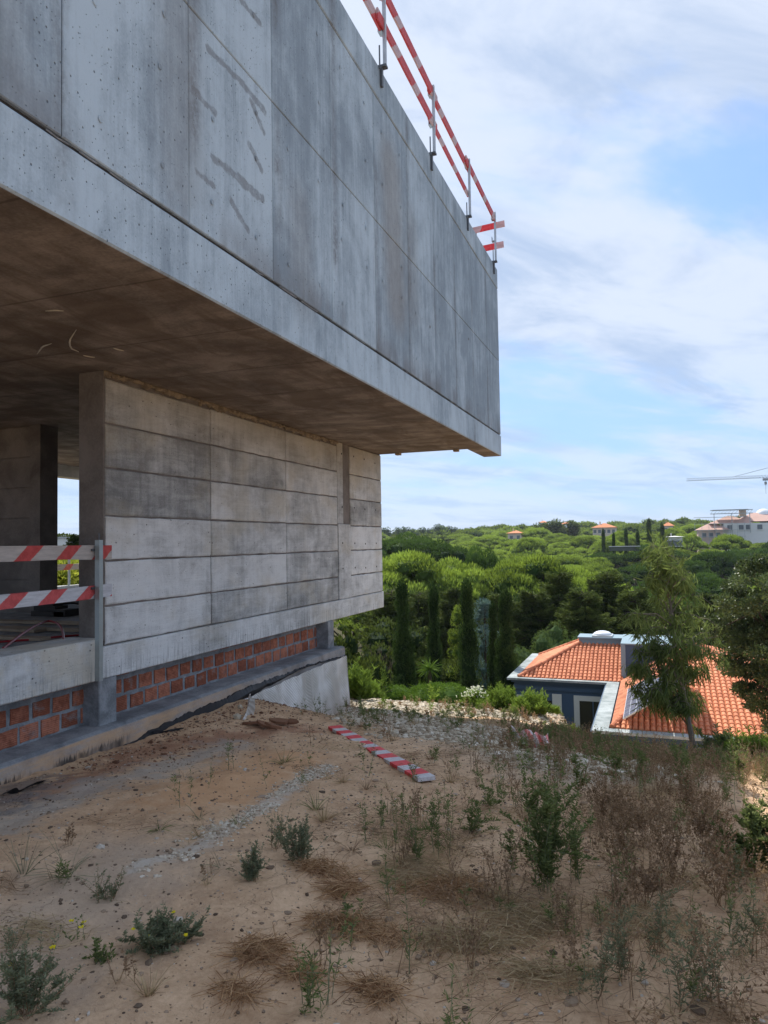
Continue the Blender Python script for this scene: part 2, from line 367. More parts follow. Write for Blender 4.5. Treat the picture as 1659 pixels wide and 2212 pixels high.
plain('steel_grey', (.34, .38, .38), .45, .25, 12, .5, .5)
plain('steel_dark', (.10, .11, .12), .5, .3, 12, .5, .4)
plain('steel_light', (.42, .45, .47), .45, .2, 12, .5, .5)
plain('hose_red', (.26, .015, .02), .45, .2, 12, .5)
plain('dark_junk', (.035, .032, .03), .8, .4, 12)
plain('timber_raw', (.30, .235, .17), .8, .35, 7)
plain('bark', (.075, .058, .045), .95, .5, 6, .1, 0, .02)
plain('bark_pale', (.20, .17, .14), .9, .4, 8, .1, 0, .01)
plain('twig', (.15, .115, .085), .9, .4, 10, .1)

def leafmat(name, c0, c1, trans=.30, rough=.75, hue=.0, spec=.06):
    """leaf colour by the per-leaf attribute and by individual"""
    m, t = newmat(name)
    ti = t.n('ShaderNodeAttribute', attribute_name='tint', attribute_type='GEOMETRY').outputs['Fac']
    rnd = t.n('ShaderNodeObjectInfo').outputs['Random']
    v = t.m('ADD', ti, t.m('MULTIPLY', t.m('SUBTRACT', rnd, .5), hue), clamp=True)
    c = t.mix(v, c0, c1)
    p = t.n('ShaderNodeBsdfPrincipled', {'Base Color': c, 'Roughness': rough, 'Specular IOR Level': spec})
    tr = t.n('ShaderNodeBsdfTranslucent', {'Color': t.mix(.5, c, (c1[0]*1.3, c1[1]*1.35, c1[2]*.8))})
    mx = t.n('ShaderNodeMixShader', {0: trans, 1: p.outputs[0], 2: tr.outputs[0]})
    t.n('ShaderNodeOutputMaterial', {'Surface': mx.outputs[0]}); return m
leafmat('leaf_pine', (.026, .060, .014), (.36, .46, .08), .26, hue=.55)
leafmat('leaf_pine_dark_or_clouded', (.016, .040, .012), (.105, .175, .04), .22, hue=.4)  # dark pines; also cloud shadow painted into the right-hand valley pines
leafmat('leaf_cypress', (.010, .026, .011), (.085, .14, .038), .15, hue=.2)
leafmat('leaf_conifer', (.016, .034, .012), (.125, .16, .04), .2, hue=.4)
leafmat('leaf_spruce', (.06, .11, .10), (.20, .29, .27), .2)
leafmat('leaf_euca', (.035, .065, .028), (.24, .30, .10), .35, hue=0)
leafmat('leaf_euca_far', (.045, .075, .045), (.13, .18, .10), .3)
leafmat('leaf_oak', (.022, .042, .018), (.13, .17, .065), .25, .5, 0, .4)
leafmat('leaf_shrub', (.055, .10, .02), (.24, .34, .07), .35, hue=.3)
leafmat('leaf_hedge', (.04, .085, .015), (.16, .26, .04), .25)
leafmat('leaf_pepper', (.05, .09, .03), (.16, .22, .07), .3)
leafmat('leaf_weed', (.055, .08, .032), (.24, .28, .11), .35)
leafmat('leaf_grey', (.085, .10, .065), (.30, .32, .20), .3)
leafmat('dry_straw', (.22, .155, .09), (.62, .48, .30), .25)
leafmat('dry_brown', (.14, .085, .055), (.46, .32, .205), .2)
leafmat('dry_mix', (.12, .05, .028), (.62, .40, .22), .2)
leafmat('flower_white', (.5, .52, .42), (.85, .85, .8), .3)
leafmat('flower_yellow', (.7, .55, .02), (.85, .75, .05), .3)
leafmat('weed_lit', (.09, .14, .02), (.42, .45, .08), .4)

# ------------------------------------------------------------------ ground
RUB = [tuple(at(*p)[:2]) for p in ((790, 1548), (900, 1562), (1020, 1585), (1110, 1612), (1200, 1640), (1300, 1662))]
def groundmat():
    m, t = newmat('ground_soil'); P = pos(t); x, y, z = t.sep(P)
    flat = t.vec(x, y, 0.0)
    a = t.noise(flat, .9, 6, .6, .4); b = t.noise(flat, 4.5, 6, .65, .3); f = t.noise(P, 38, 5, .7); ff = t.noise(P, 160, 3, .7)
    v = t.m('ADD', t.m('MULTIPLY', a, .5), t.m('ADD', t.m('MULTIPLY', b, .45), t.m('MULTIPLY', f, .35)))
    c = t.mix(t.ss(v, .42, .88), (.42, .255, .145), (.76, .53, .34))
    wob = t.m('MULTIPLY', t.m('SUBTRACT', b, .5), 1.1)
    # ochre washed tongue and grey cement wash beside the footing
    def path(pts, r, soft, wb=wob):
        k = None
        for p, q in zip(pts[:-1], pts[1:]):
            s_ = t.seg(x, y, p, q, r, soft, wb); k = s_ if k is None else t.m('MAXIMUM', k, s_)
        return k
    A = lambda px, py: tuple(at(px, py)[:2])
    ochre = path([A(600, 1640), A(520, 1680), A(430, 1720)], .22, .35); c = t.mix(t.m('MULTIPLY', ochre, .65), c, (.62, .35, .18))
    red = path([A(90, 1720), A(330, 1620), A(520, 1590), A(640, 1575)], .02, .42); c = t.mix(t.m('MULTIPLY', red, .75), c, (.34, .165, .10))
    wash = path([A(480, 1612), A(340, 1665), A(180, 1700), A(0, 1790)], .02, .42, t.m('MULTIPLY', wob, 1.3)); c = t.mix(t.m('MULTIPLY', wash, .62), c, (.44, .42, .375))
    wash2 = path([A(300, 1850), A(120, 1990), A(0, 2120)], .02, .7); c = t.mix(t.m('MULTIPLY', wash2, .45), c, (.43, .38, .32))
    trail = path([A(710, 1655), A(640, 1690), A(560, 1748), A(480, 1790), A(400, 1845), A(300, 1870)], .0, .11, t.m('MULTIPLY', wob, .35))
    c = t.mix(t.m('MULTIPLY', trail, t.ss(f, .3, .55, .2, .7)), c, (.58, .54, .47))
    grey = path([A(0, 1740), A(60, 1690)], .1, .3); c = t.mix(t.m('MULTIPLY', grey, .6), c, (.15, .155, .165))
    # pale rubble field on the slope
    rub = path(RUB, .25, .9); rub = t.m('MAXIMUM', rub, t.m('MULTIPLY', t.ss(t.m('ADD', y, wob), 11.5, 12.6), t.ss(x, -2.6, -1.6, 1, 0))); c = t.mix(t.m('MULTIPLY', rub, .8), c, (.50, .45, .36))
    # grit
    vd = t.n('ShaderNodeTexVoronoi', {'Vector': P, 'Scale': 55}, feature='F1'); pr = t.sep(vd.outputs['Color'])[0]
    gt = t.m('MULTIPLY', t.ss(vd.outputs['Distance'], .1, .26, 1, 0), t.m('GREATER_THAN', pr, .72))
    c = t.mix(t.m('MULTIPLY', gt, .65), c, t.mix(t.ss(pr, .85, .86), (.11, .075, .05), (.62, .54, .43)))
    # drying cracks
    ck = t.vor(t.n('ShaderNodeVectorMath', {0: flat, 1: t.n('ShaderNodeTexNoise', {'Vector': flat, 'Scale': 5.0, 'Detail': 3.0}).outputs['Color']}, operation='ADD').outputs[0], 2.6, 'DISTANCE_TO_EDGE')
    crack = t.m('MULTIPLY', t.ss(ck, .0, .014, 1, 0), t.ss(a, .50, .6)); c = t.mix(t.m('MULTIPLY', crack, .6), c, (.09, .055, .035))
    # far: forest floor
    dist = t.m('SQRT', t.m('ADD', t.m('MULTIPLY', x, x), t.m('MULTIPLY', y, y)))
    fl = t.mix(t.noise(P, .3, 5, .7), (.035, .04, .016), (.10, .085, .045))
    c = t.mix(t.m('MAXIMUM', t.ss(dist, 17.5, 21.0), t.m('MULTIPLY', t.ss(x, -6.0, -5.6, 1, 0), t.ss(y, 11.9, 12.4))), c, fl)
    h = t.m('ADD', t.m('ADD', t.m('MULTIPLY', f, .6), t.m('MULTIPLY', ff, .25)), t.m('SUBTRACT', t.m('MULTIPLY', gt, .5), t.m('MULTIPLY', crack, .8)))
    finish(t, c, .95, h, .014, 1, .1); return m
groundmat()
def axis(core0, core1, step, lo, hi, gmul):
    a = list(np.arange(core0, core1, step)); s_ = step; x = a[-1]
    while x < hi: s_ *= gmul; x += s_; a.append(x)
    s_ = step; x = a[0]; L = []
    while x > lo: s_ *= gmul; x -= s_; L.append(x)
    return np.array(L[::-1]+a)
gx_ = axis(-5.4, 2.2, .035, -2500, 2500, 1.07); gy_ = axis(1.2, 13, .04, -500, 3500, 1.07)
GX, GY = np.meshgrid(gx_, gy_, indexing='ij'); GZ = hgt(GX, GY)
nx, ny = GX.shape; idx = np.arange(nx*ny).reshape(nx, ny)
me = bpy.data.meshes.new('ground'); V = np.stack([GX, GY, GZ], -1).reshape(-1, 3)
F = np.stack([idx[:-1, :-1], idx[1:, :-1], idx[1:, 1:], idx[:-1, 1:]], -1).reshape(-1, 4)
me.vertices.add(len(V)); me.vertices.foreach_set('co', V.ravel().astype(np.float32))
me.loops.add(F.size); me.loops.foreach_set('vertex_index', F.ravel().astype(np.int32))
me.polygons.add(len(F)); me.polygons.foreach_set('loop_start', (np.arange(len(F))*4).astype(np.int32))
me.polygons.foreach_set('use_smooth', np.ones(len(F), bool)); me.update(calc_edges=True)
me.materials.append(M['ground_soil']); tag(link('ground', me), kind='structure')

# ------------------------------------------------------------------ concrete building
B = empty('concrete_building', (-5.4, 6, -2))
tag(B, 'unfinished raw concrete house with a long upper storey overhanging the slope', 'building')
B0 = B.location
def bpart(mb, name, mat, parent=None, **kw):
    o = mb.build(name, M[mat] if isinstance(mat, str) else mat)
    o.parent = parent if parent is not None else B
    o.matrix_parent_inverse = Matrix.Translation(-Vector(B0))
    for k, v in kw.items(): o[k] = v
    return o
XF = -3.086; XI = XF-.36; XW = -5.38
def panel_box(x0, x1, y0, y1, z0, z1, bev=.006, tint=.5):
    """slab whose +X face has bevelled edges"""
    mb = MB()
    V = [(x0, y0, z0), (x0, y1, z0), (x0, y1, z1), (x0, y0, z1),
         (x1-bev, y0, z0), (x1-bev, y1, z0), (x1-bev, y1, z1), (x1-bev, y0, z1),
         (x1, y0+bev, z0+bev), (x1, y1-bev, z0+bev), (x1, y1-bev, z1-bev), (x1, y0+bev, z1-bev)]
    F = [(3, 2, 1, 0), (0, 1, 5, 4), (1, 2, 6, 5), (2, 3, 7, 6), (3, 0, 4, 7), (4, 5, 9, 8), (5, 6, 10, 9), (6, 7, 11, 10), (7, 4, 8, 11), (8, 9, 10, 11)]
    return mb.add(V, F, tint)
# upper storey: fascia, core, panels, coping
fy0, fy1 = -2.5, 15.76
bpart(panel_box(XI, XF, fy0, fy1, 1.865, 2.312, .012, .68), 'slab_edge', 'concrete_upper')
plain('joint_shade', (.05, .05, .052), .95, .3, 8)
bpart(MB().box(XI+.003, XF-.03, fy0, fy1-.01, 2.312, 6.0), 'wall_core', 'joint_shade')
yj = [-2.5, -.65, .62, 1.88, 3.13, 4.335, 5.576, 6.84, 8.13, 9.42, 10.70, 11.96, 13.22, 14.49, 15.76]
UT = [.45, .4, .45, .38, .66, .70, .40, .62, .40, .52, .34, .36, .32, .34]
for i in range(len(yj)-1):
    e = RNG.uniform(-.002, .003)
    wgap = .004 if i not in (8, 10, 11, 12, 13) else .0025
    for (za, zb) in ((2.342, 3.972), (3.980, 5.588)):
        bpart(panel_box(XF-.06, XF-.004+e+RNG.uniform(-.001, .001), yj[i]+wgap, yj[i+1]-wgap, za, zb, .007, UT[i]+RNG.uniform(-.05, .05)), 'panel', 'concrete_upper')
bpart(panel_box(XI, XF+.002, fy0, fy1, 5.604, 6.045, .012), 'parapet_coping', 'concrete_upper')
# tie holes: recessed discs with a rim of shade, two per panel edge
def tie_mesh():
    mb = MB(); k = 10; V = []
    for r, x in ((.022, .0), (.018, .002), (.015, .0005), (.0, .0008)):
        if r == 0: V.append((x, 0, 0))
        else: V += [(x, r*math.cos(2*math.pi*j/k), r*math.sin(2*math.pi*j/k)*1.15) for j in range(k)]
    F = [(i*k+j, i*k+(j+1) % k, (i+1)*k+(j+1) % k, (i+1)*k+j) for i in range(2) for j in range(k)]+[(2*k+j, 2*k+(j+1) % k, 3*k) for j in range(k)]
    return mb.add(V, F)
tm = tie_mesh().mesh('tie_plug', M['concrete_dark']); tm2 = tie_mesh().mesh('tie_plug', M['concrete_upper'])
for i in range(2, len(yj)-1):
    for yy in (yj[i]+.28, yj[i+1]-.30):
        for zz in (2.62, 3.30, 3.72, 4.55, 5.25):
            if RNG.random() < .25: continue
            o = link('tie_plug', tm if RNG.random() < .06 else tm2, B, (XF+.004-B0[0], yy+RNG.normal(0, .02)-B0[1], zz+RNG.normal(0, .02)-B0[2]))
            o.scale = (1, .85, .9)
# pale mortar bead dripping along the lower joint
mb = MB(); yy = 1.5
while yy < 15.6:
    L = RNG.uniform(.05, .35)
    if RNG.random() < .6: mb.tube([(XF+.002, yy, 2.318), (XF+.004, yy+L/2, 2.314+RNG.uniform(-.004, .004)), (XF+.002, yy+L, 2.318)], RNG.uniform(.003, .007), 5)
    yy += L+RNG.uniform(.02, .3)
bpart(mb, 'mortar_bead', 'concrete_mortar', kind='stuff')
# floor plate over the open storey, roof and rear walls of the upper storey
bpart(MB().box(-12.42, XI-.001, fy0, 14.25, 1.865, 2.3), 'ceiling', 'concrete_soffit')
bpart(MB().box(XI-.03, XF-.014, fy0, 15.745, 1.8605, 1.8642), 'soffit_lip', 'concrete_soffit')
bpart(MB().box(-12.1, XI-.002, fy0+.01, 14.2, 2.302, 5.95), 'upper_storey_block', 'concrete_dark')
bpart(MB().box(-12.75, -12.425, fy0, 14.25, 1.60, 2.35), 'rear_beam', 'concrete_board')
for (yy, xx) in ((14.235, -4.95), (14.235, -3.70)): bpart(MB().box(xx-.05, xx+.05, yy-.12, yy+.01, 1.82, 1.864), 'form_block', 'timber_raw')
# chalky scars left on the soffit
mb = MB()
for pts in ([(80, 765), (92, 748), (112, 742)], [(170, 760), (152, 752), (150, 735), (165, 712)], [(98, 672), (120, 670), (138, 672)], [(245, 752), (268, 758)], [(180, 768), (205, 772)]):
    q = []
    for p in pts:
        d = ray(*p); v = d*1.862/d[2]; q.append(v)
    q = np.array(q); n = len(q); tt = np.linspace(0, n-1, 8); qq = np.array([np.interp(tt, range(n), q[:, j]) for j in range(3)]).T
    mb.tube(qq, .009*np.sin(np.linspace(.3, 2.9, 8)), 5)
bpart(mb, 'mortar_scar', 'concrete_board')
# lower wall
ycol = [6.055, 7.99, 10.05, 12.015]; zrow = [-1.03, -.616, -.143, .328, .84, 1.311, 1.79]
bpart(MB().box(XW-.325, XW-.02, 6.06, 14.285, -1.03, 1.864), 'wall_core', 'concrete_dark')
def rough_panel(y0, y1, z0, z1, tint=.5):
    """board-marked panel with ragged edges"""
    n, k = 14, 7; xf = XW+RNG.uniform(-.003, .003)
    ys = np.linspace(y0, y1, n); zs = np.linspace(z0, z1, k); V = []; F = []
    for i, y in enumerate(ys):
        for j, z in enumerate(zs):
            yy, zz, xx = y, z, xf
            if j in (0, k-1): zz += RNG.uniform(.0, .010)*(1 if j == 0 else -1); xx -= .009
            if i in (0, n-1): yy += RNG.uniform(.0, .006)*(1 if i == 0 else -1); xx -= .009
            if 0 < j < k-1 and j in (1, k-2): zz = (z0+.02) if j == 1 else (z1-.02)
            if i in (1, n-2) and 0 < i < n-1: yy = (y0+.02) if i == 1 else (y1-.02)
            V.append((xx, yy, zz))
    for i in range(n-1):
        for j in range(k-1): a = i*k+j; F.append((a, a+k, a+k+1, a+1))
    rim = [i*k for i in range(n)]+[(n-1)*k+j for j in range(1, k)]+[i*k+k-1 for i in range(n-2, -1, -1)]+[j for j in range(k-2, 0, -1)]
    b0 = len(V)
    for r in rim: V.append((XW-.05, V[r][1], V[r][2]))
    L = len(rim)
    for i in range(L): F.append((rim[i], b0+i, b0+(i+1) % L, rim[(i+1) % L]))
    return MB().add(V, F, tint)
LT = ((.72, .78, .82, .22, .20, .45), (.45, .74, .48, .66, .36, .48), (.30, .38, .42, .60, .66, .50))
for c in range(3):
    for r in range(6): bpart(rough_panel(ycol[c]+.005, ycol[c+1]-.005, zrow[r]+.006, zrow[r+1]-.006, LT[c][r]), 'panel', 'concrete_board')
for r in range(1, 7):
    za = zrow[r-1] if r > 1 else -.86; zb = (zrow+[1.86])[r] if r < 6 else 1.855
    if r == 1: za, zb = -1.03, -.616
    o = bpart(rough_panel(12.60, 14.287, za+.006, zb-.006, (.7, .78, .74, .3, .5, .48)[r-1]), 'panel', 'concrete_board')
# recessed upright strip
bpart(MB().box(XW-.06, XW-.012, 12.03, 12.285, .36, 1.86), 'form_strip', 'concrete_board')
bpart(MB().box(XW-.06, XW-.024, 12.30, 12.58, .36, 1.86), 'form_strip', 'concrete_board')
bpart(panel_box(XW-.06, XW+.004, 12.03, 12.585, -1.028, .352, .006, .6), 'form_strip', 'concrete_board')
dm = MB().tube([(0, 0, 0), (.004, 0, 0)], .018, 8).mesh('form_tie_hole', M['dark_junk'])
for zz in (1.66, .66, -.02, -.48, 1.2)[:4]:
    for yy in (12.2, 12.78, 13.32, 13.92):
        link('form_tie_hole', dm, B, (XW+.004-B0[0], yy-B0[1], zz+RNG.uniform(-.02, .02)-B0[2]))
# rough mortar squeezed out under the soffit
mb = MB()
yy = 6.06
while yy < 12.0:
    L = RNG.uniform(.05, .16); hgt_ = RNG.uniform(.02, .06)
    mb.blob((XW-.004, yy+L/2, 1.86-hgt_*.6), (RNG.uniform(.015, .035), L*.75, hgt_), 1, .18); yy += L*.8
bpart(mb, 'mortar_lip', simple_conc('concrete_lip', (.16, .13, .10), (.34, .28, .20), 8, (1, 1, 1), .02))
# ground beam, split where the colour changes
bpart(panel_box(XW-.40, XW+.012, 5.985, 14.30, -1.365, -1.035, .01, .72), 'ground_beam', 'concrete_board')
bpart(panel_box(XW-.40, XW+.05, -1, 5.97, -1.36, -.94, .012, .66), 'floor_edge', 'concrete_board')
bpart(MB().box(-12.4, XW-.405, -1, 14.28, -1.34, -.975), 'floor_slab', 'concrete_mortar')
bpart(MB().box(-12.62, -12.41, -1, 14.28, -1.34, -.86), 'rear_kerb', 'concrete_board')
# inner wall seen through the opening, with its pier
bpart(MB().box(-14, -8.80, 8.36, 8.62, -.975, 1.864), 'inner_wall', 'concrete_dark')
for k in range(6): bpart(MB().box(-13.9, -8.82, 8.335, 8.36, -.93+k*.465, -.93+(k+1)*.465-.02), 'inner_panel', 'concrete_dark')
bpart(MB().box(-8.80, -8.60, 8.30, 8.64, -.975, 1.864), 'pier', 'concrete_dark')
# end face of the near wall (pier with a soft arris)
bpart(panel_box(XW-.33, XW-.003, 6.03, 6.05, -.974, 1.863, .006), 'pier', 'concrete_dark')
# infill under the beam: mortar bed, bricks, posts
XB = -5.56
bpart(MB().box(XB-.16, XB-.018, 2.2, 11.75, -1.86, -1.33), 'mortar_bed', 'concrete_mortar')
bm_ = []
for _ in range(4):
    b = MB(); n_, k_ = 4, 3; V = []; F = []
    for i in range(n_):
        for j in range(k_):
            e_ = (i in (0, n_-1)) or (j in (0, k_-1))
            V.append(((-.008 if e_ else .0)+RNG.uniform(-.001, .002), -.105+.21*i/(n_-1)+RNG.uniform(-.004, .004), -.075+.15*j/(k_-1)+RNG.uniform(-.005, .005)))
    for i in range(n_-1):
        for j in range(k_-1): a = i*k_+j; F.append((a, a+k_, a+k_+1, a+1))
    rim = [i*k_ for i in range(n_)]+[(n_-1)*k_+1, (n_-1)*k_+2]+[i*k_+2 for i in range(n_-2, -1, -1)]+[1]
    b0 = len(V); V += [(-.06, V[r][1], V[r][2]) for r in rim]; L = len(rim)
    F += [(rim[i], b0+i, b0+(i+1) % L, rim[(i+1) % L]) for i in range(L)]
    bm_.append(b.add(V, F).mesh('brick', M['brick_clay']))
for row, (zc, off) in enumerate(((-1.735, 0.0), (-1.545, .13), (-1.372, .02))):
    y = 3.0+off
    while y < 11.68:
        skip = (6.05 < y < 6.30) or (7.05 < y < 7.17 and row > 0)
        if not skip:
            sc = (1, RNG.uniform(.90, 1.08), RNG.uniform(.94, 1.08)*(1 if row < 2 else .6))
            o = link('brick', bm_[RNG.integers(4)], B, (XB+RNG.uniform(-.006, .004)-B0[0], y-B0[1], zc+RNG.uniform(-.006, .006)-B0[2]), (RNG.uniform(-.012, .012), 0, 0), sc)
        y += .25+RNG.uniform(-.008, .012)
bpart(panel_box(XB-.1, -5.36, 5.94, 6.20, -1.85, -1.366, .008), 'support_post', 'concrete_mortar')
bpart(panel_box(XB-.1, -5.34, 11.45, 11.68, -1.85, -1.366, .008), 'support_post', 'concrete_mortar')
# footing with a stepped, uneven top edge
n = 120; ys = np.linspace(1.8, 11.82, n); V = []; F = []
for i, y in enumerate(ys):
    e = .012*(vn(y, 0, 3, 1)-.5)+.008*(vn(y, 0, 11, 2)-.5)
    V += [(-5.62, y, -1.835), (-5.26+e, y, -1.832+e*.5), (-5.205+e, y, -1.85+e), (-5.198+e*2, y, -1.93), (-5.20+e, y, -2.06), (-5.20, y, -4.3), (-5.62, y, -4.3)]
for i in range(n-1):
    for j in range(7): a = i*7+j; b = i*7+(j+1) % 7; F.append((a, a+7, b+7, b))
F += [tuple(range(7)), tuple((n-1)*7+j for j in range(6, -1, -1))]
bpart(MB().add(V, F), 'footing', 'concrete_ledge')
# bitumen coat with a ragged upper edge
yt = [(4.0, -2.2), (5.45, -2.11), (6.1, -2.06), (6.68, -1.99), (7.56, -1.955), (8.19, -1.95), (8.9, -1.915), (10.21, -1.92), (11.8, -1.985)]
yb = [(4.0, -2.3), (5.45, -2.2), (6.5, -2.25), (7.5, -2.3), (8.43, -2.06), (9.16, -2.01), (9.9, -1.955), (10.34, -1.945), (11.8, -2.0)]
n = 220; ys = np.linspace(4.0, 11.81, n); V = []; F = []
for y in ys:
    zt = np.interp(y, *zip(*yt))+.03*(vn(y, 1, 9, 3)-.5)+.025*(vn(y, 1, 30, 3)-.5); zb = np.interp(y, *zip(*yb))+.02*(vn(y, 2, 6, 3)-.5)
    bul = .014+.03*vn(y, 4, 2.5, 6)*float(sst(y, 7.5, 9)); zb = min(zb, zt-.012)
    V += [(-5.20, y, zt), (-5.182, y, zt-.004), (-5.182+bul, y, (zt+zb)/2), (-5.18, y, zb), (-5.2, y, zb)]
for i in range(n-1):
    for j in range(4): a = i*5+j; F.append((a, a+5, a+6, a+1))
bpart(MB().add(V, F), 'bitumen_coat', 'bitumen')
# geotextile sheet hung from the footing edge
gt_ = [(7.9, -2.10), (8.4, -2.05), (9.12, -2.03), (10.5, -1.99), (11.80, -1.995)]
gb_ = [(7.9, -2.15), (8.85, -2.50), (9.61, -2.75), (11.80, -3.25)]
n, k = 90, 26; V = []; F = []
for i in range(n):
    u = i/(n-1); y = 7.9+3.9*u
    for j in range(k):
        q = j/(k-1); z = np.interp(y, *zip(*gt_))*(1-q)+np.interp(y, *zip(*gb_))*q
        fold = .055*math.exp(-((y-10.32+.12*q)/.05)**2)*(1-.3*q)+.025*math.exp(-((y-10.62)/.03)**2)*q
        fold += .05*math.exp(-((y-8.9-.55*q)/.25)**2)*math.sin(q*3.1)+.016*math.sin(y*9+q*4)+.008*math.sin(y*23-q*7)
        V.append((-5.15+.06*q+fold, y, z))
for i in range(n-1):
    for j in range(k-1): a = i*k+j; F.append((a, a+k, a+k+1, a+1))
b0 = len(V); V += [(-5.19, 11.815, -2.0), (-5.19, 11.815, -3.3), (-5.62, 11.83, -2.0), (-5.62, 11.83, -3.3)]
F += [(b0, b0+1, b0+3, b0+2)]+[((n-1)*k+j, (n-1)*k+j+1, b0+1, b0) if j == k-2 else ((n-1)*k+j, (n-1)*k+j+1, b0) for j in range(k-1)]
o = MB().add(V, F).build('protective_sheet', M['geotextile'], smooth=True)
tag(o, 'pale wrinkled protective sheet hanging below the footing at its far corner', 'sheet')
# torn flap of the sheet on the heap
fp = at(532, 1550); mb = MB(); n, k = 8, 6; V = []
for i in range(n):
    for j in range(k): u, q = i/(n-1), j/(k-1); V.append((fp[0]+.03*math.sin(u*6+q*3)+.05*q, fp[1]+(u-.5)*.30*(1-q*.8)+.05*q, fp[2]-.05+.33*q*(1-.25*u)+.01*math.sin(u*9)))
mb.add(V, [(i*k+j, i*k+k+j, i*k+k+j+1, i*k+j+1) for i in range(n-1) for j in range(k-1)])
o = mb.build('sheet_flap', M['geotextile']); tag(o, 'torn pale corner of sheeting sticking out of the red earth heap', 'sheet')

# ------------------------------------------------------------------ guard rails
def board(name, mat, length, ht, th, parent=None, nz=.003):
    """plank along local X from 0 to length, worn corners"""
    n = 12; V = []; F = []
    for i in range(n):
        x = length*i/(n-1); e = RNG.normal(0, nz, 4)
        V += [(x, -th/2, -ht/2+e[0]), (x, th/2, -ht/2+e[1]), (x, th/2, ht/2+e[2]), (x, -th/2, ht/2+e[3])]
    for i in range(n-1):
        for j in range(4): a = i*4+j; b = i*4+(j+1) % 4; F.append((a, a+4, b+4, b))
    F += [(0, 1, 2, 3), tuple((n-1)*4+j for j in (3, 2, 1, 0))]
    return MB().add(V, F).build(name, mat, parent)
def along(o, a, b, base=(0, 0, 0)):
    a = Vector(a)-Vector(base); b = Vector(b)-Vector(base); d = (b-a)
    o.location = a; o.rotation_euler = (0, -math.atan2(d.z, math.hypot(d.x, d.y)), math.atan2(d.y, d.x))
G1 = empty('guard_rail', (-5.2, 5.76, -1.33)); L1 = G1.location
tag(G1, 'red and white painted guard boards on a steel post beside the open floor', 'guard rail')
# the post is an angle section gripping the floor edge
mb = MB().box(-.028, .028, -.026, -.020, 0, 1.40).box(.022, .028, -.020, .026, 0, 1.40).box(-.028, .022, .02, .026, 0, 1.40)
mb.build('post', M['steel_grey'], G1)
MB().tube([(0, 0, 1.40), (0, 0, 1.47)], .006, 6).build('pin', M['steel_dark'], G1)
for zc in (1.30, .92): MB().box(-.09, -.03, -.06, .06, zc-.012, zc+.012).build('bracket', M['steel_dark'], G1)
o = board('board', M['board_paint_old'], 3.5, .135, .025, G1); along(o, (-5.262, 2.5, -.062+.03), (-5.262, 5.84, -.052), L1)
o = board('board', M['board_paint_white'], 3.5, .130, .025, G1); along(o, (-5.262, 2.5, -.48), (-5.262, 5.86, -.448), L1)
# roof edge rail
G2 = empty('guard_rail', (XF, 11, 6.05)); L2 = G2.location
tag(G2, 'long red and white guard rail on steel posts along the roof edge', 'guard rail')
def post(parent, y, L, x=XF):
    p = MB(); p.box(x+.035-L[0], x+.075-L[0], y-.02-L[1], y+.02-L[1], 6.10-L[2], 7.17-L[2])
    o = p.build('post', M['steel_light'], parent)
    c = MB(); c.box(x-.30-L[0], x+.085-L[0], y-.05-L[1], y+.03-L[1], 6.055-L[2], 6.085-L[2]).box(x+.006-L[0], x+.036-L[0], y-.06-L[1], y-.01-L[1], 5.80-L[2], 6.055-L[2])
    c.tube([(x+.02-L[0], y-.10-L[1], 6.0-L[2]), (x+.02-L[0], y-.10-L[1], 6.30-L[2])], .010, 6)
    c.build('clamp', M['steel_dark'], o)
    for zc in (7.10, 6.62):
        h = MB(); h.box(x-.01-L[0], x+.034-L[0], y-.05-L[1], y+.05-L[1], zc-.10-L[2], zc-.085-L[2]).box(x-.02-L[0], x-.01-L[0], y-.05-L[1], y+.05-L[1], zc-.10-L[2], zc+.0-L[2])
        h.build('hook', M['steel_light'], o)
for y in (6.2, 8.43, 10.65, 13.0, 15.36): post(G2, y, L2)
def rb(a, b, ht=.15): 
    L = (Vector(b)-Vector(a)).length; o = board('board', M['board_paint_end'], L, ht, .026, G2, .002); along(o, a, b, L2); o.data.materials[0] = M['rail_boards']
    return o
striped('rail_boards', .85, -1.0, .72, (.44, .05, .055), (.60, .44, .45), .10)
x_ = XF+.012
rb((x_, 5.6, 7.10), (x_, 8.55, 7.08)); rb((x_+.03, 8.3, 7.10), (x_+.03, 10.9, 7.06)); rb((x_, 10.5, 7.08), (x_, 13.2, 7.05)); rb((x_+.03, 12.8, 7.07), (x_+.03, 15.42, 7.04))
rb((x_, 5.6, 6.64), (x_, 8.6, 6.60)); rb((x_+.03, 8.2, 6.63), (x_+.03, 10.85, 6.58)); rb((x_, 10.5, 6.61), (x_, 13.04, 6.52), .11)
G3 = empty('guard_rail', (-3.3, 15.62, 6.05)); L3 = G3.location
tag(G3, 'two short red boards crossing the far end of the roof', 'guard rail')
for a, b in (((-4.6, 15.62, 6.90), (-2.87, 15.62, 7.00)), ((-4.6, 15.62, 6.44), (-2.90, 15.62, 6.54))):
    o = board('board', M['board_paint_end'], (Vector(b)-Vector(a)).length, .135, .026, G3, .001); along(o, a, b, L3)
MB().box(-.24, -.21, .03, .06, 0, 1.0).build('post', M['steel_light'], G3)
